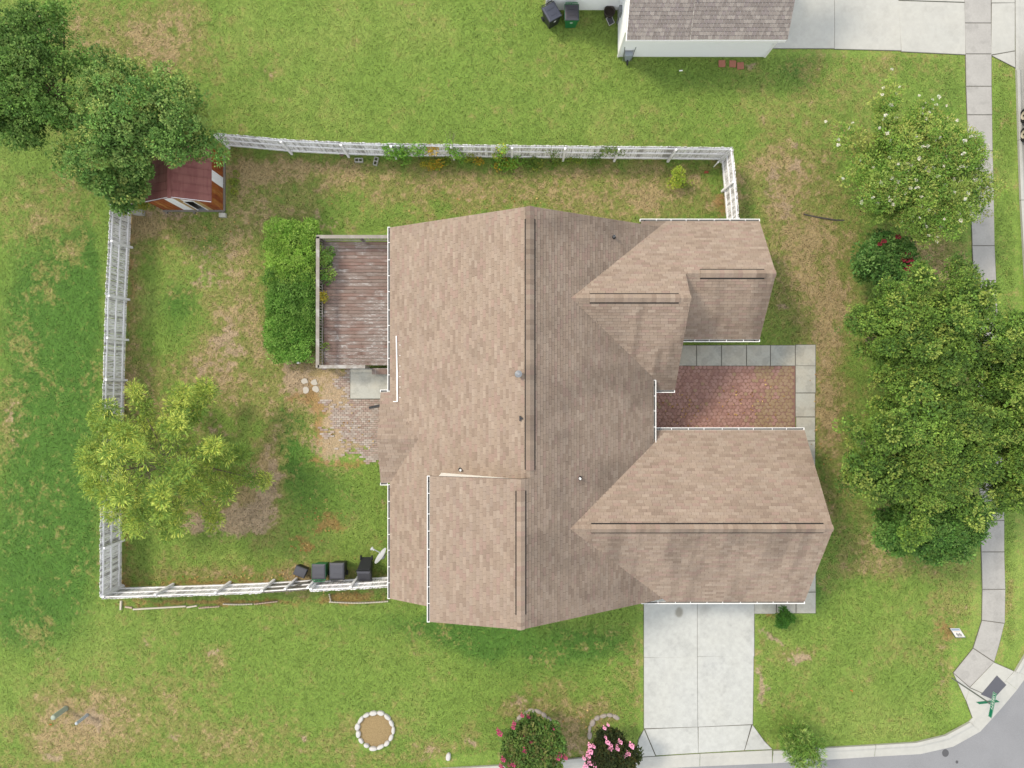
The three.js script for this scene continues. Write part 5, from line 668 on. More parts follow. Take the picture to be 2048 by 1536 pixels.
// ---------------------------------------------------------------- signs
{
  const c = document.createElement('canvas'); c.width = 256; c.height = 256; const k = c.getContext('2d'); k.fillStyle = '#ffffff'; k.fillRect(0, 0, 256, 256); k.fillStyle = '#b9cbe6'; k.fillRect(16, 12, 224, 62); k.fillStyle = '#8fa6c4'; for (let i = 0; i < 6; i++) k.fillRect(28 + i * 36, 30, 24, 22); k.fillStyle = '#f2ded6'; k.fillRect(40, 86, 170, 20);
  k.strokeStyle = '#2c2a38'; k.lineWidth = 12; for (const x of [70, 140]) { k.beginPath(); k.moveTo(x - 6, 190); k.lineTo(x + 26, 142); k.lineTo(x + 60, 190); k.stroke(); k.strokeRect(x + 8, 184, 38, 36); } k.fillStyle = '#3a3848'; for (let i = 0; i < 5; i++) k.fillRect(74 + i * 28, 226, 18, 12);
  const t = new THREE.CanvasTexture(c); t.colorSpace = THREE.SRGBColorSpace;
  const a = P(1900, 1257), b = P(1918.5, 1257), g = thing('yard_sign', 'white and pale blue yard sign leaning in the lawn beside the pavement', 'sign', a[0], 0, a[1]), w = b[0] - a[0], u = new V3(w, 0, 0), v = new V3(0, 0.45, 0.27), nn = new V3().crossVectors(v, u).normalize().multiplyScalar(0.012);
  const base = new V3(0, 0.06, 0), q = (s, r, d) => base.clone().addScaledVector(u, s).addScaledVector(v, r).addScaledVector(nn, d).toArray(), m = new MB();
  m.poly([q(0, 0, 1), q(0, 1, 1), q(1, 1, 1), q(1, 0, 1)]); for (let i = 0; i < m.u.length / 2; i++) { const p = new V3(...m.p.slice(3 * i, 3 * i + 3)).sub(base); m.u[2 * i] = p.x / w; m.u[2 * i + 1] = 1 - p.y / 0.45; }
  m.build('printed_face', new THREE.MeshStandardMaterial({ map: t, roughness: 0.5, color: new THREE.Color(0.62, 0.62, 0.62) }), g);
  const bk = new MB(); bk.hexa([q(-.03, -.03, -1), q(-.03, 1.03, -1), q(1.03, 1.03, -1), q(1.03, -.03, -1)], [q(-.03, -.03, .8), q(-.03, 1.03, .8), q(1.03, 1.03, .8), q(1.03, -.03, .8)]); bk.build('panel', MAT.galv, g);
  const fr = new MB(); for (const s of [-0.03, 1.03]) fr.beam(q(s, -0.15, -1.5), q(s, 1.05, -1.5), 0.02, 0.02); fr.build('frame', MAT.blackPlastic, g);
}
{ // street name sign at the corner
  const [bx, bz] = P(1905, 1357), g = thing('street_sign', 'green street name sign on a grey post at the corner ramp', 'street sign', bx, 0, bz), h = 2.75, post = new MB(); post.tube([[0, 0, 0], [0, h, 0]], 0.033, 0.033, 10); post.build('post', MAT.galv, g); const col_ = new MB(); col_.add(new THREE.CylinderGeometry(0.05, 0.05, 0.1, 12), new M4().makeTranslation(0, h + 0.03, 0)); col_.build('bracket', MAT.galv, g);
  const face = (word) => { const c = document.createElement('canvas'); c.width = 512; c.height = 112; const k = c.getContext('2d'); k.fillStyle = '#0c8a6a'; k.fillRect(0, 0, 512, 112); k.strokeStyle = '#e8f4ee'; k.lineWidth = 6; k.strokeRect(6, 6, 500, 100); k.fillStyle = '#f6fffb'; k.font = 'bold 84px sans-serif'; k.textBaseline = 'middle'; k.fillText(word, 22, 58); const t = new THREE.CanvasTexture(c); t.colorSpace = THREE.SRGBColorSpace; return new THREE.MeshStandardMaterial({ map: t, roughness: 0.45, color: new THREE.Color(0.6, 0.6, 0.6) }); };
  const blade = (y, ry, L, word) => { const hh = 0.23, b = part('name_blade', g), pl = new MB(); pl.box(0, 0, 0, L, hh, 0.006); pl.build('plate', std(0x14a07c, 0.5), b); if (word) for (const s of [-1, 1]) { const p = new THREE.PlaneGeometry(L * 0.995, hh * 0.97); if (s < 0) p.rotateY(Math.PI); p.translate(0, 0, s * 0.0065); put('lettering', p, face(word), b); } b.position.set(0, y, 0); b.rotation.y = ry; };
  blade(h + 0.2, -Math.PI / 2 - 0.2, 1.15, 'LIBERTY'); blade(h - 0.1, 0.1, 0.95, null);
}
{ // dark tactile plate in the ramp
  const r = [[1994, 1351], [2013, 1370], [1986, 1399], [1962, 1389]].map((p) => P(...p)), g = new THREE.Group(); g.name = 'tactile_plate'; scene.add(g); tag(g, 'dark grey tactile plate set in the corner ramp', 'plate'); const m = new MB(); m.prism(r, 0.04, 0.061); m.build('plate', std(0x63656f, 0.8), g);
  const d = new MB(), L = (p, q, t) => [p[0] + (q[0] - p[0]) * t, p[1] + (q[1] - p[1]) * t]; for (let i = 1; i < 12; i++) for (let j = 1; j < 8; j++) { const a = L(L(r[0], r[3], i / 12), L(r[1], r[2], i / 12), j / 8); d.add(new THREE.CylinderGeometry(0.008, 0.013, 0.006, 6), new M4().makeTranslation(a[0], 0.064, a[1])); } d.build('domes', std(0x63656f, 0.8), g, 'stuff');
}
{ // oil spots and joints on the road; a covered valve
  for (const [i, [px, py, rx]] of [[1892, 1507, 0.17], [1915, 1525, 0.07]].entries()) { const [x, z] = P(px, py), m = new MB(), n = 16; const q = (f, y) => [...Array(n)].map((_, k) => [Math.cos(k / n * 6.283) * rx * f, y, -Math.sin(k / n * 6.283) * rx * f * 1.15]); m.hexa(q(1, -0.01), q(0.95, i ? 0.012 : 0.016)); const o = tag(m.build('valve_cover', std(0x5f6064, 0.8)), i ? 'small dark round cover in the road asphalt' : 'large dark round cover in the road beside the kerb', 'cover'); o.position.set(x, 0, z); }
}
// ---------------------------------------------------------------- trailer parked at the right edge
{
  const t = thing('trailer', 'dark trailer with two cream-rimmed wheels at the right edge', 'trailer', 25.35, 0, -12.7), dk = MAT.blackPlastic, bed = new MB(); bed.box(1.05, 0.62, -0.9, 1.9, 0.06, 5.6); bed.build('bed', std(0x6d6660, 0.9), t); const fr = new MB(); for (const x of [0.12, 1.98]) fr.box(x, 0.55, -0.9, 0.08, 0.14, 5.7); for (const z of [-3.7, 1.9]) fr.box(1.05, 0.55, z, 1.9, 0.14, 0.08); fr.build('chassis', dk, t);
  const rl = new MB(); for (const z of [-3.6, -1.9, 1.8]) rl.box(0.12, 0.9, z, 0.05, 0.6, 0.05); rl.box(0.12, 1.2, -0.9, 0.05, 0.05, 5.5); rl.build('side_rail', dk, t);
  for (const z of [-0.46, 0.46]) { const w = part('wheel', t); w.position.set(-0.12, 0.35, z); const ty = new MB(); ty.add(new THREE.LatheGeometry([[0.2, -0.1], [0.3, -0.11], [0.345, -0.08], [0.355, 0], [0.345, 0.08], [0.3, 0.11], [0.2, 0.1]].map((q) => new THREE.Vector2(...q)), 28), new M4().makeRotationZ(Math.PI / 2)); ty.build('tyre', MAT.rubber, w); const ri = new MB(); ri.add(new THREE.LatheGeometry([[0.001, 0.05], [0.06, 0.06], [0.1, 0.075], [0.17, 0.05], [0.2, 0.1], [0.21, 0.09], [0.2, -0.06], [0.001, -0.06]].map((q) => new THREE.Vector2(...q)), 24), new M4().makeRotationZ(Math.PI / 2)); ri.build('rim', std(0xe6dcc4, 0.5), w); const hb = new MB(); hb.add(new THREE.CylinderGeometry(0.045, 0.05, 0.06, 12), new M4().makeRotationZ(Math.PI / 2).setPosition(-0.08, 0, 0)); hb.build('hub', MAT.black, w); }
  const fd = new MB(); for (const [z0, y0, z1, y1] of [[-0.95, 0.5, -0.75, 0.8], [-0.75, 0.8, 0.75, 0.8], [0.75, 0.8, 0.95, 0.5]]) fd.beam([0.02, y0, z0], [0.02, y1, z1], 0.24, 0.02); fd.build('mudguard', dk, t); const tg = new MB(); tg.beam([1.05, 0.5, -3.7], [1.05, 0.5, -5], 0.1, 0.1); tg.build('drawbar', dk, t);
  const hg = new MB(); hg.beam([-0.02, 0.6, -2.6], [0.02, 0.95, -1.7], 0.05, 0.04); hg.build('ramp_arm', dk, t);
}

// ---------------------------------------------------------------- tufts of grass on the lawn
{
  const R = rng(505), blade = [], nr = [], cc = [], T = 60;
  for (let i = 0; i < T; i++) { const a = R() * 6.283, r = 0.2 * Math.sqrt(R()), x = Math.cos(a) * r, z = Math.sin(a) * r, b = R() * 6.283, L = 0.012 + 0.016 * R(), w = 0.0045, dx = Math.cos(b), dz = Math.sin(b), k = 0.92 + 0.22 * R();
    const q = [[x - dz * w, 0, z + dx * w], [x + dz * w, 0, z - dx * w], [x + dx * L * 1.1, L * (0.25 + 0.3 * R()), z + dz * L * 1.1]]; for (const p of q) { blade.push(...p); nr.push(0.3 * dx, 0.9, 0.3 * dz); cc.push(k, k, k * 0.9); } }
  const g = new THREE.BufferGeometry(); g.setAttribute('position', new THREE.Float32BufferAttribute(blade, 3)); g.setAttribute('normal', new THREE.Float32BufferAttribute(nr, 3)); g.setAttribute('color', new THREE.Float32BufferAttribute(cc, 3));
  const keep = [rect(1276, 1190, 1515, 1530), rect(1540, -40, 2100, 112), rect(1930, -40, 1990, 560), rect(1945, 560, 2012, 1250), rect(1900, 1250, 2012, 1450), rect(1300, 688, 1634, 870), rect(1590, 688, 1634, 1230), rect(1505, 1190, 1634, 1230), rect(632, 730, 790, 926), rect(632, 465, 790, 740), rect(780, 480, 1320, 1190), rect(1240, -40, 1545, 112), rect(1092, -40, 1240, 20), rect(1290, 860, 1600, 1200), rect(2028, -40, 2100, 1330), rect(290, 300, 455, 425), rect(715, 1425, 787, 1495)];
  const spots = []; const N = 60000, nx = 290, nz = 210;
  for (let j = 0; j < nz; j++) for (let i = 0; i < nx; i++) { const x = -26.2 + 52.4 * (i + R()) / nx, z = -19.7 + 39.4 * (j + R()) / nz, px = PX + x / M0, py = PY + z / M0; const r = R(), s = R(), t = R();
    if (keep.some((k) => px > k[0][0] && px < k[1][0] && py > k[0][1] && py < k[2][1])) continue; if (py > 1480 - (px - 1900) * 0.02 && px > 1240) continue; if (px > 1930 && py > 1300) continue; if (py > 1508 && px > 860) continue;
    const c = lawnColour(x, z, 7, 7); spots.push([x, z, r, s, t, c]); }
  const m = new THREE.InstancedMesh(g, new THREE.MeshStandardMaterial({ vertexColors: true, roughness: 0.9, side: THREE.DoubleSide }), spots.length), M = new M4(), q = new THREE.Quaternion(), col_ = new THREE.Color();
  spots.forEach(([x, z, r, s, t, c], i) => { M.compose(new V3(x, 0, z), q.setFromAxisAngle(new V3(0, 1, 0), r * 6.283), new V3(0.8 + 0.5 * s, 0.3 + 0.3 * t, 0.8 + 0.5 * s)); m.setMatrixAt(i, M); const k = 1.02 + 0.06 * s; m.setColorAt(i, col_.setRGB(c[0] * k, c[1] * k, c[2] * k)); });
  m.name = 'grass'; m.userData = { kind: 'stuff', label: 'short mown grass tufts of the lawns', category: 'grass' }; m.castShadow = m.receiveShadow = true; scene.add(m);
}

// ---------------------------------------------------------------- plants
function leafClump({ n = 70, r = 0.36, flat = 0.7, len = 0.09, wid = 0.055, seed = 1, up = 0.4, vary = 0.6, out = 0.8, core = 0.35 }) {
  const R = rng(seed), p = [], nr = [], c = [], idx = [], d = new V3(), q = new V3(), s = new V3(), nn = new V3();
  for (let i = 0; i < n; i++) {
    d.set(R() - 0.5, R() - 0.42, R() - 0.5).normalize(); const k = r * (core + (1 - core) * (core < 0.1 ? R() : Math.sqrt(R()))), base = new V3(d.x * k, d.y * k * flat, d.z * k);
    const axis = d.clone().multiplyScalar(out).add(q.set(R() - 0.5, (R() - 0.5) * 0.8, R() - 0.5)).normalize(); nn.set(1.3 * (R() - 0.5), up * 1.6, 1.3 * (R() - 0.5)).addScaledVector(d, 0.4).normalize(); s.crossVectors(axis, nn).normalize(); nn.crossVectors(s, axis).normalize();
    const L = len * (0.7 + 0.6 * R()), W = wid * (0.7 + 0.6 * R()), mid = base.clone().addScaledVector(axis, L * 0.5), tip = base.clone().addScaledVector(axis, L).addScaledVector(nn, -0.15 * L), o = p.length / 3, b = 1 + vary * (R() - 0.5), h = 0.16 * (R() - 0.5);
    for (const v of [base, mid.clone().addScaledVector(s, W / 2).addScaledVector(nn, 0.12 * W), tip, mid.clone().addScaledVector(s, -W / 2).addScaledVector(nn, 0.12 * W)]) { p.push(v.x, v.y, v.z); nr.push(nn.x, nn.y, nn.z); c.push(b * (1 + h), b, b * (1 - h)); }
    idx.push(o, o + 1, o + 2, o, o + 2, o + 3);
  }
  const g = new THREE.BufferGeometry(); g.setAttribute('position', new THREE.Float32BufferAttribute(p, 3)); g.setAttribute('normal', new THREE.Float32BufferAttribute(nr, 3)); g.setAttribute('color', new THREE.Float32BufferAttribute(c, 3)); g.setIndex(idx); return g;
}
const foliageMat = new THREE.MeshPhysicalMaterial({ color: 0xffffff, roughness: 0.7, transmission: 0.28, thickness: 0, vertexColors: true, side: THREE.DoubleSide, specularIntensity: 0.3 });
function foliage(name, parent, geo, spots, tones, seed) {      // spots: [x, y, z, scale, tone?]
  const m = new THREE.InstancedMesh(geo, foliageMat, spots.length), R = rng(seed), T = new M4(), q = new THREE.Quaternion(), e = new THREE.Euler(), cc = new THREE.Color(), pal = tones.map((t) => C(t).map((v) => v * 1.6));
  spots.forEach(([x, y, z, s, tone], i) => { e.set(0.5 * (R() - 0.5), R() * 6.283, 0.5 * (R() - 0.5)); T.compose(new V3(x, y, z), q.setFromEuler(e), new V3(s, s, s)); m.setMatrixAt(i, T); const p = pal[Math.floor(R() * pal.length)], k = (tone ?? 1) * (0.9 + 0.2 * R()); cc.setRGB(p[0] * k, p[1] * k, p[2] * k); m.setColorAt(i, cc); });
  m.name = name; m.userData.kind = 'stuff'; m.castShadow = m.receiveShadow = true; parent.add(m); return m;
}
function lobed(rx, ry, rz, y0, nl, per, size, seed, opt = {}) { // clumps over the lobes of a crown around (0, y0, 0)
  const R = rng(seed), spots = [], lobes = [];
  for (let i = 0; i < nl; i++) { const a = i * 2.39996 + R() * 0.7, t = Math.sqrt((i + 0.5) / nl), el = Math.acos(clamp(t * 0.98)) , k = 0.48 + 0.48 * R(), q = opt.reach ? opt.reach(a) : 1, lr = (opt.lr ?? 0.26) * (0.7 + 0.6 * R()); lobes.push({ x: Math.cos(a) * Math.cos(el) * rx * k * q, y: y0 + Math.sin(el) * ry * k + (R() - 0.6) * 0.15 * ry, z: Math.sin(a) * Math.cos(el) * rz * k * q, r: lr * Math.min(rx, rz), ry: lr * ry * 1.1, tone: 0.84 + 0.3 * R(), a: a + 0.8 * (R() - 0.5), sx: 0.9 + 0.5 * R() }); }
  for (const l of lobes) for (let j = 0; j < per; j++) { const u = R() * 6.283, v = -0.25 + 1.25 * Math.pow(R(), 0.9), c = Math.sqrt(Math.max(0, 1 - v * v)), f = j % 7 === 0 ? 1.15 + 0.6 * R() : 0.55 + 0.55 * R(), e = l.sx, X = Math.cos(u) * c * l.r * f * e, Z = Math.sin(u) * c * l.r * f / e, ca = Math.cos(l.a), sa = Math.sin(l.a); spots.push([l.x + X * ca - Z * sa, l.y + v * l.ry * f, l.z + X * sa + Z * ca, size * (j % 7 === 0 ? 0.55 : 0.75 + 0.5 * R()), l.tone]); }
  return { spots, lobes };
}
function trunkTo(parent, lobes, y0, r, lean = [0, 0], seed = 1, mat = MAT.bark) {
  const m = new MB(), R = rng(seed); m.tube([[0, -0.05, 0], [lean[0] * 0.3, y0 * 0.3, lean[1] * 0.3], [lean[0], y0 * 0.75, lean[1]], [lean[0], y0 * 1.15, lean[1]]], r, r * 0.45, 9);
  for (const l of lobes) { const s = [lean[0], y0 * (0.35 + 0.4 * R()), lean[1]], e = [l.x, l.y, l.z], mid = [(s[0] + e[0]) / 2 + 0.2 * (R() - 0.5), (s[1] + e[1]) / 2 + 0.15, (s[2] + e[2]) / 2 + 0.2 * (R() - 0.5)]; m.tube([s, mid, e], r * 0.4, r * 0.08, 6); }
  m.build('trunk', mat, parent);
}
const GEO = {
  broad: leafClump({ n: 64, r: 0.34, len: 0.135, wid: 0.085, seed: 1 }), fine: leafClump({ n: 70, r: 0.32, len: 0.12, wid: 0.05, seed: 2, out: 1.2 }), spray: leafClump({ n: 46, r: 0.34, flat: 0.45, len: 0.17, wid: 0.036, seed: 3, up: 0.9, out: 1.4 }),
  shrub: leafClump({ n: 64, r: 0.22, len: 0.085, wid: 0.055, seed: 4, vary: 0.4 }), vine: leafClump({ n: 40, r: 0.2, len: 0.085, wid: 0.06, seed: 5, vary: 0.4 }), strap: leafClump({ n: 60, r: 0.2, flat: 1.1, len: 0.2, wid: 0.024, seed: 6, out: 1.6 }),
  bloom: leafClump({ n: 40, r: 0.085, flat: 0.9, len: 0.05, wid: 0.055, seed: 7, up: 0.8, vary: 0.15, core: 0.02 }),
};
function tree(name, label, px, py, hc, rpx, rpy, ry, o) {       // px, py: middle of the crown on the plan, seen at height hc
  const [x, z] = P(px, py, hc), k = (35 - hc) / FOCAL, g = thing(name, label, o.category ?? 'tree', x, 0, z, 0, o.group), c = lobed(rpx * k, ry, rpy * k, hc - ry * 0.35, o.lobes, o.per, o.size ?? 1, o.seed, o);
  trunkTo(g, c.lobes, hc - ry * 0.6, o.trunk ?? 0.16, o.lean, o.seed); foliage('crown', g, o.geo, c.spots, o.tones, o.seed + 1); return [g, c];
}
const dark = [0x648a3c, 0x6e9442, 0x567c36, 0x7c9c4e], mid = [0x6f9a48, 0x7ea452, 0x618a42, 0x90ae5e, 0x749c4c, 0x9cae5c], bright = [0x74983e, 0x86a648, 0x638639, 0x9cb054, 0x7a9c42, 0x587a34];
const wob = (s) => (a) => 0.84 + 0.32 * noise(a * 1.4 + 10, s, s);
tree('leafy_tree', 'dark green tree at the left edge beyond the fence corner', 45, 168, 4.5, 150, 180, 3.0, { geo: GEO.broad, lobes: 34, per: 30, size: 0.8, seed: 11, lr: 0.2, tones: dark, reach: wob(3), trunk: 0.2 });
tree('leafy_tree', 'medium green tree leaning over the rusty shed', 266, 245, 4.6, 196, 136, 2.5, { geo: GEO.broad, lobes: 36, per: 26, size: 0.8, seed: 12, tones: mid, reach: wob(5), trunk: 0.18, lean: [0.1, -0.2], lr: 0.24 });
tree('leafy_tree', 'low leafy sapling crowding the fence corner left of the shed', 248, 372, 3.0, 54, 50, 1.5, { geo: GEO.broad, lobes: 12, per: 26, seed: 13, tones: mid, trunk: 0.07 });
tree('leafy_tree', 'broad bright green tree between house and pavement, upper half of the row', 1860, 668, 5.0, 205, 150, 3.4, { geo: GEO.broad, lobes: 46, per: 30, size: 0.78, seed: 21, tones: bright, reach: wob(7), trunk: 0.22, group: 'trees in the front garden', lr: 0.18 });
tree('leafy_tree', 'broad bright green tree between house and pavement, lower half of the row', 1848, 905, 5.0, 195, 196, 3.4, { geo: GEO.broad, lobes: 48, per: 30, size: 0.78, seed: 22, tones: bright, reach: wob(9), trunk: 0.22, group: 'trees in the front garden', lr: 0.17 });
tree('leafy_tree', 'bright green street tree cut off by the right edge, beyond the pavement', 2050, 830, 5.0, 125, 240, 3.2, { geo: GEO.broad, lobes: 44, per: 30, size: 0.78, seed: 23, tones: bright, reach: wob(12), trunk: 0.2, group: 'trees in the front garden', lr: 0.24 });
tree('leafy_tree', 'darker green round tree at the bottom of the front garden row', 1856, 1052, 4.0, 128, 84, 2.2, { geo: GEO.broad, size: 0.8, lobes: 34, per: 26, seed: 24, lr: 0.24, tones: [0x5c8a3c, 0x6a9644, 0x507a36, 0x7aa050], trunk: 0.14 });
// oak with long feathery sprays and open gaps
{
  const hc = 4.2, [x, z] = P(302, 928, hc), g = thing('oak_tree', 'small open yellow-green tree growing through the left fence line', 'tree', x, 0, z), R = rng(33), spots = [], m = new MB(); m.tube([[0, -0.05, 0], [0.05, 2, 0], [0, 4.4, 0.05], [0.05, 6.2, 0]], 0.13, 0.02, 8);
  for (let i = 0; i < 34; i++) { const t = i / 34, y = 1.7 + 4.2 * t, a = i * 2.4 + 0.5 * R(), L = (4.3 - 3.3 * t * t) * (0.75 + 0.3 * R()), e = [Math.cos(a) * L, y + 0.3 - 0.25 * (1 - t) * L * 0.3 + 0.5 * t, Math.sin(a) * L * 0.92], s = [0, y, 0], md = [e[0] * 0.5, y + 0.22, e[2] * 0.5]; m.tube([s, md, e], 0.04 * (1.2 - t), 0.006, 5);
    const n = Math.round(9 + L * 7.5); for (let j = 0; j < n; j++) { const u = 0.22 + 0.82 * Math.sqrt(R()), w = 0.50 * (1.15 - 0.7 * u) * (R() - 0.5) * 2.0, dn = R() * 0.16; spots.push([e[0] * u - Math.sin(a) * w, y + (e[1] - y) * u + 0.1 - dn, e[2] * u + Math.cos(a) * w, 0.7 + 0.45 * R(), 0.95 + 0.12 * R()]); } }
  m.build('trunk', MAT.bark, g); foliage('crown', g, GEO.spray, spots, [0xbccb5c, 0xa0b850, 0x88a64a, 0xcbd668, 0x94ae50, 0x769844], 35);
}
// twigs with a few leaves that carry the blossoms standing clear of a crown
function sprigs(g, y0, geo, tones, seed) { const m = new MB(), s = [], R = rng(seed); for (const b of g.children) if (b.name === 'blossom') { const p = b.position; m.tube([[p.x * 0.35, y0, p.z * 0.35], [p.x * 0.8, y0 + (p.y - y0) * 0.6, p.z * 0.8], [p.x, p.y, p.z]], 0.012, 0.004, 4); for (let i = 0; i < 3; i++) { const t = 0.55 + 0.36 * R(); s.push([p.x * t, y0 + (p.y - y0) * t - 0.08, p.z * t, 0.45 + 0.35 * R()]); } } m.build('twigs', MAT.bark, g); foliage('foliage', g, geo, s, tones, seed + 1); }
// flowering trees and shrubs
function blooms(parent, c, n, tone, seed, ymin, rscale = 1.0) { const R = rng(seed), mat = new THREE.MeshPhysicalMaterial({ color: new THREE.Color().setRGB(...tone), roughness: 0.8, transmission: 0.15, thickness: 0, vertexColors: true, side: THREE.DoubleSide }); for (let i = 0; i < n; i++) { const s = c.spots[Math.floor(R() * c.spots.length)], b = put('blossom', GEO.bloom, mat, parent), k = rscale * (0.7 + 0.8 * R()); b.position.set(s[0] * 1.05, s[1] + 0.13, s[2] * 1.05); b.rotation.set(R(), R() * 6, R()); b.scale.set(k, k * 1.3, k); } }
{ const [g, c] = tree('flowering_tree', 'large bright green tree with white blossoms near the pavement', 1826, 342, 3.6, 160, 146, 2.3, { geo: GEO.fine, lobes: 56, per: 36, size: 0.9, seed: 41, tones: [0x90b04e, 0x82a646, 0xa2ba5a, 0x729a40, 0xacb660], reach: wob(14), trunk: 0.12, lr: 0.2 }); c.spots.sort((a, b) => (b[1] + 0.3 * Math.hypot(b[0], b[2])) - (a[1] + 0.3 * Math.hypot(a[0], a[2]))); c.spots.length = Math.floor(c.spots.length * 0.55); blooms(g, c, 240, [0.7, 0.68, 0.58], 42, 0, 0.56); }
{ const [g, c] = tree('flowering_shrub', 'dark green shrub with deep red blossoms below the white flowering tree', 1766, 525, 2.0, 68, 54, 1.3, { geo: GEO.shrub, size: 1.3, category: 'shrub', lobes: 16, per: 30, seed: 44, tones: [0x58843c, 0x669046, 0x4c7436, 0x789c52], lr: 0.3, reach: wob(19), trunk: 0.06 }); const R = rng(4), mat = std(0x9c1c36, 0.8, { vertexColors: true, side: THREE.DoubleSide }); for (const [px, py] of [[1768, 482], [1763, 487], [1800, 472], [1810, 500], [1816, 505], [1806, 519], [1822, 518], [1815, 520], [1826, 530], [1820, 536], [1812, 538]]) { const [x, z] = P(px, py, 2.9), b = put('blossom', GEO.bloom, mat, g); b.position.set(x - g.position.x, 2.75 + 0.2 * R(), z - g.position.z); b.scale.setScalar(0.9 + 0.7 * R()); } sprigs(g, 1.2, GEO.shrub, [0x4c7a36, 0x5a8640, 0x406a30, 0x6c944c], 360); }
{ const [g, c] = tree('flowering_shrub', 'green shrub with crimson blossoms at the lower edge, left of the pink one', 1062, 1492, 1.8, 72, 58, 1.3, { geo: GEO.shrub, size: 1.3, category: 'shrub', lobes: 16, per: 34, seed: 46, tones: [0x66883e, 0x587a38, 0x789448, 0x848a50], trunk: 0.06 }); const R = rng(6), mat = paint(0.34, 0.04, 0.11, 0.8, { vertexColors: true, side: THREE.DoubleSide }); for (let i = 0; i < 26; i++) { const q = c.spots[Math.floor(R() * c.spots.length)], b = put('blossom', GEO.bloom, mat, g); b.position.set(q[0] * 1.05, q[1] + 0.14, q[2] * 1.05); b.scale.setScalar(0.5 + 0.5 * R()); } for (const [px, py] of [[1044, 1431], [1028, 1447], [1026, 1455], [996, 1462], [999, 1468], [1062, 1483], [1120, 1510], [1131, 1517], [1001, 1530], [1005, 1538], [1018, 1532], [1115, 1514], [1050, 1500], [1006, 1520], [1026, 1528]]) { const [x, z] = P(px, py, 2.6), b = put('blossom', GEO.bloom, mat, g); b.position.set(x - g.position.x, 2.5 + 0.25 * R(), z - g.position.z); b.scale.setScalar(0.75 + 0.8 * R()); } sprigs(g, 1.2, GEO.shrub, [0x66883e, 0x587a38, 0x789448, 0x848a50], 361); }
{ const [g, c] = tree('flowering_shrub', 'dark shrub with large pale pink blossoms left of the driveway', 1222, 1506, 1.8, 48, 46, 1.2, { geo: GEO.shrub, size: 1.2, category: 'shrub', lobes: 16, per: 38, seed: 48, tones: [0x3b4a26, 0x46542a, 0x344222, 0x5a5a30], trunk: 0.05 }); const R = rng(7), mat = paint(0.72, 0.3, 0.46, 0.8, { vertexColors: true, side: THREE.DoubleSide }); for (const [px, py] of [[1211, 1475], [1214, 1481], [1221, 1489], [1223, 1494], [1219, 1496], [1233, 1490], [1234, 1495], [1187, 1493], [1179, 1490], [1180, 1502], [1176, 1511], [1178, 1514], [1168, 1517], [1179, 1524], [1191, 1519], [1195, 1522], [1188, 1527], [1262, 1489], [1264, 1493], [1247, 1513], [1252, 1510], [1256, 1508], [1242, 1524], [1243, 1534], [1171, 1530], [1168, 1536], [1216, 1450], [1208, 1453], [1240, 1484], [1200, 1536]]) { const [x, z] = P(px, py, 2.3), b = put('blossom', GEO.bloom, mat, g); b.position.set(x - g.position.x, 2.25 + 0.2 * R(), z - g.position.z); b.scale.setScalar(0.7 + 0.75 * R()); } sprigs(g, 1.2, GEO.shrub, [0x3b4a26, 0x46542a, 0x344222, 0x5a5a30], 362); }
tree('shrub', 'small round green shrub below the garage corner path', 1568, 1237, 0.5, 16, 16, 0.45, { geo: GEO.shrub, category: 'shrub', lobes: 8, per: 16, seed: 51, tones: [0x3f7026, 0x4f8030], trunk: 0.03, size: 0.8 });
{ const [x, z] = P(1578, 1462), g = thing('shrub', 'spiky light green shrub on the verge right of the driveway', 'shrub', x, 0, z), R = rng(53), s = []; for (let i = 0; i < 150; i++) { const a = R() * 6.283, t = Math.sqrt(R()), y = 0.4 + 1.7 * R(); s.push([Math.cos(a) * t * 0.72 * (0.6 + 0.3 * y), y, Math.sin(a) * t * 0.72 * (0.6 + 0.3 * y), 0.7 + 0.5 * R()]); } const m = new MB(); for (let i = 0; i < 7; i++) { const a = i * 0.9; m.tube([[0, 0, 0], [Math.cos(a) * 0.3, 0.9, Math.sin(a) * 0.3], [Math.cos(a) * 0.55, 1.9, Math.sin(a) * 0.55]], 0.025, 0.008, 5); } m.build('stem', MAT.bark, g); foliage('foliage', g, GEO.strap, s, [0x92b656, 0x7aa446, 0xa8c068, 0x6a943e], 54); }
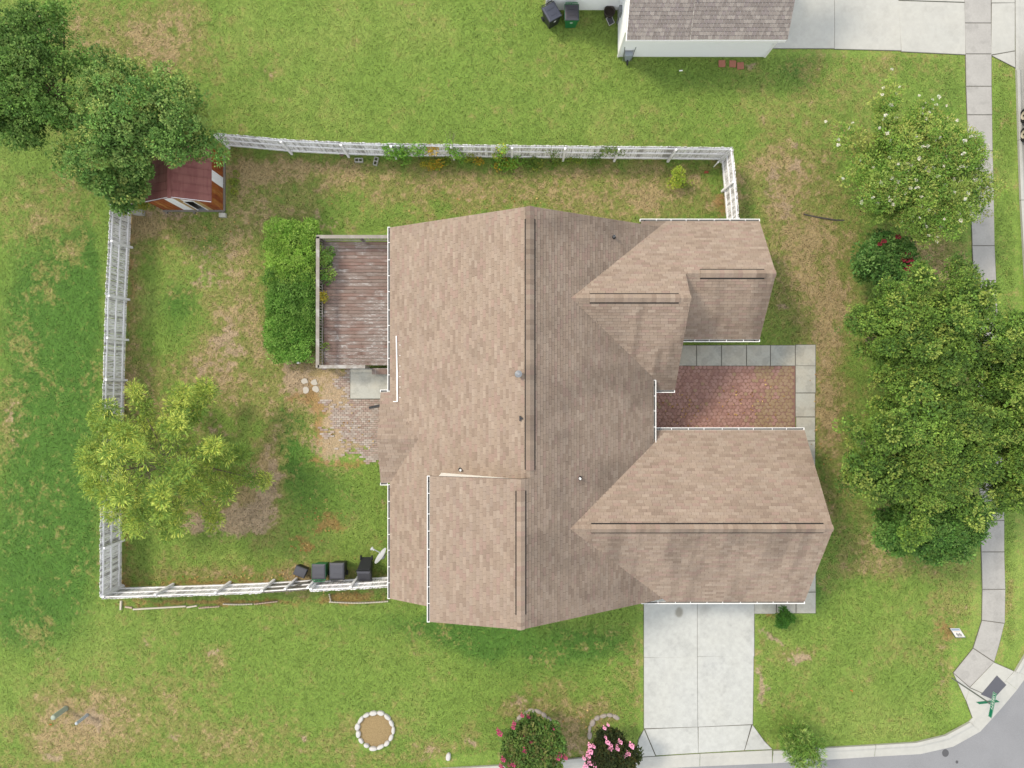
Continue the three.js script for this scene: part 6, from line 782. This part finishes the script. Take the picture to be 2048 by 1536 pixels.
// the hedge of three shrubs at the deck
for (const [i, [px, py, rx, rz, h, label, tones]] of [[577, 503, 43, 55, 1.5, 'upper bright green shrub of the row against the deck railing', [0x8ab446, 0x9abf52, 0x78a43c, 0xa6c85e]], [578, 592, 42, 48, 1.3, 'middle green shrub of the row against the deck railing', [0x66943a, 0x74a044, 0x588430, 0x82ac50]], [579, 664, 42, 46, 1.35, 'lower green shrub of the row against the deck railing', [0x70a03e, 0x80ae4a, 0x8eb856, 0x609036]]].entries()) {
  const k = (35 - h) / FOCAL, [x, z] = P(px, py, h), g = thing('shrub', label, 'shrub', x, 0, z, 0, 'shrubs along the deck'), R = rng(60 + i), s = [], m = new MB(), ax = rx * k, az = rz * k;
  const lumps = [...Array(20)].map((_, j) => { const u = ((j % 4) / 3 - 0.5) * 1.5 + 0.2 * (R() - 0.5), w = (Math.floor(j / 4) / 4 - 0.5) * 1.7 + 0.2 * (R() - 0.5), t = Math.max(Math.abs(u), Math.abs(w)); return [u * ax, h * (0.66 - 0.22 * t * t + 0.16 * R()), w * az, 0.34 + 0.2 * R(), 0.8 + 0.34 * R()]; });
  for (const [lx, ly, lz, lr, tn] of lumps) for (let j = 0; j < 34; j++) { const u = R() * 6.283, v = -0.5 + 1.5 * R(), c = Math.sqrt(Math.max(0, 1 - v * v)); s.push([lx + Math.cos(u) * c * lr, Math.max(0.1, ly + v * lr), lz + Math.sin(u) * c * lr, 0.55 + 0.35 * R(), tn]); }
  for (let j = 0; j < 6; j++) m.tube([[0, 0, 0], [Math.cos(j) * ax * 0.4, h * 0.6, Math.sin(j) * az * 0.4]], 0.03, 0.012, 5); m.build('stem', MAT.bark, g); foliage('foliage', g, GEO.shrub, s, tones, 70 + i);
}
// climbing plants at the deck and the upper fence, saplings
function climber(label, pts, tones, seed, name = 'vine', geo = GEO.vine, sc = 1) { // pts: [px, py, height, spread, count]
  const [x0, z0] = P(pts[0][0], pts[0][1], pts[0][2]), g = thing(name, label, name === 'vine' ? 'vine' : 'plant', x0, 0, z0), R = rng(seed), s = [], m = new MB();
  for (const [px, py, h, sp, n] of pts) { const [x, z] = P(px, py, h); m.tube([[x - x0, 0, z - z0], [x - x0 + 0.08, h * 0.6, z - z0 + 0.04], [x - x0, h, z - z0]], 0.016, 0.006, 5); for (let i = 0; i < n; i++) { const a = R() * 6.283, t = Math.sqrt(R()) * sp; s.push([x - x0 + Math.cos(a) * t, Math.max(0.06, h + (R() - 0.6) * Math.min(0.7, h)), z - z0 + Math.sin(a) * t * 0.55, sc * (0.6 + 0.6 * R())]); } }
  m.build('stem', MAT.bark, g); foliage('foliage', g, geo, s, tones, seed + 1); return g;
}
const vg = [0x7fae40, 0x6a9e38, 0x92bb4c], vy = [0xb7ae3c, 0x9aa63c, 0xc9a93a, 0x84983a];
climber('bright green vine mass hanging over the left part of the upper fence', [[790, 298, 1.5, .5, 16], [806, 312, .7, .35, 9], [830, 298, 1.5, .45, 12], [780, 308, .9, .25, 5]], vg, 81);
climber('yellowing vine climbing the upper fence near the bare twigs', [[862, 297, 1.6, .2, 4], [858, 325, .3, .35, 12], [880, 326, .25, .45, 9]], vy, 83);
climber('green vine on the fence post beside the bare twigs', [[905, 300, 1.5, .25, 6], [915, 312, .9, .25, 5], [899, 288, 1.9, .15, 3]], vg, 85);
climber('yellow green vine on the middle of the upper fence', [[945, 318, .5, .4, 9], [996, 306, 1.2, .25, 5], [1008, 296, 1.8, .2, 4], [1010, 325, .4, .5, 16], [1030, 322, .4, .35, 9]], [...vy, ...vg], 87);
climber('low green weeds along the foot of the upper fence, right of its middle', [[1060, 322, .25, .5, 10], [1100, 320, .25, .5, 9], [1145, 316, .3, .4, 7], [1190, 318, .4, .3, 6]], [0x7f9c3c, 0x98a244, 0x6c8c38], 89);
climber('grey green vine draped over the upper fence near its right third', [[1215, 298, 1.5, .4, 8], [1235, 300, 1.5, .3, 5], [1107, 300, 1.3, .35, 5]], [0x8a9c58, 0x76904a], 91);
climber('yellow green sapling in the upper right of the fenced garden', [[1357, 352, .9, .45, 13], [1345, 366, .6, .35, 8], [1372, 362, .6, .3, 6], [1358, 342, 1.0, .2, 4]], [0x9cb23c, 0x84a238, 0xb0bd48], 93, 'sapling', GEO.vine, 0.9);
climber('green plant growing through the deck railing', [[654, 520, 1.2, .42, 16], [652, 550, 1.2, .42, 14], [655, 505, 1.0, .25, 6]], [0x6f9440, 0x5c8436, 0x84a04c], 95, 'plant');
climber('small yellow plant at the deck railing below the green one', [[648, 594, .9, .2, 7]], [0xb7a83c, 0x9aa040], 97, 'plant'); climber('tiny green weed at the deck railing near its lower corner', [[648, 692, .7, .15, 3]], [0x7a9440], 98, 'plant');
climber('yellow green weeds at the right wall of the rusty shed', [[468, 360, .15, .22, 5], [466, 385, .15, .2, 4], [470, 345, .12, .15, 3]], [0x94a03e, 0x7d9438], 101, 'plant', GEO.vine, 0.7);
climber('yellow leaved bush between the left fence and the shed', [[278, 405, .7, .35, 9], [292, 410, .5, .3, 7]], [0xa8ac42, 0x84983c], 103, 'plant');
{ const [x, z] = P(899, 300, 1.5), g = thing('bare_bush', 'grey leafless twigs rising above the upper fence', 'plant', x, 0, z), R = rng(3), m = new MB(); m.tube([[0, 0, 0.1], [0, 1.6, 0]], 0.02, 0.015, 6); for (let i = 0; i < 16; i++) { const a = R() * 6.283, L = 0.3 + 0.5 * R(); m.tube([[0, 1.5, 0], [Math.cos(a) * L * 0.5, 1.9, Math.sin(a) * L * 0.5 - 0.05], [Math.cos(a) * L, 2.2 + 0.4 * R(), Math.sin(a) * L - 0.1]], 0.009, 0.003, 4); } m.build('twigs', std(0xa39a84, 0.95), g); }
{ // dry leaves that have blown about
  const R = rng(77), g = leafClump({ n: 1, r: 0.001, len: 0.09, wid: 0.06, seed: 9, up: 1.4 }), spots = []; for (const [px, py, sx, sy, n, h] of [[650, 1040, 60, 50, 60, 0.02], [610, 1090, 40, 20, 30, 0.02], [1500, 800, 90, 50, 50, 0.05], [1370, 815, 50, 40, 40, 0.05], [700, 860, 60, 60, 30, 0.05], [500, 1150, 160, 10, 40, 0.02], [700, 1190, 60, 8, 24, 0.02], [430, 460, 90, 60, 30, 0.02], [900, 400, 300, 30, 30, 0.02], [1640, 900, 30, 200, 30, 0.02], [1180, 1440, 60, 40, 24, 0.02]]) for (let i = 0; i < n; i++) { const [x, z] = P(px + sx * (R() + R() - 1), py + sy * (R() + R() - 1)); spots.push([x, h, z, 0.7 + 0.7 * R()]); }
  const m = foliage('fallen_leaves', scene, g, spots, [0xc8a466, 0xb89058, 0xd8b878, 0xa8804c], 78); m.userData.label = 'dry tan leaves scattered over lawn and paving'; m.userData.category = 'leaves';
}
renderer.render(scene, camera);
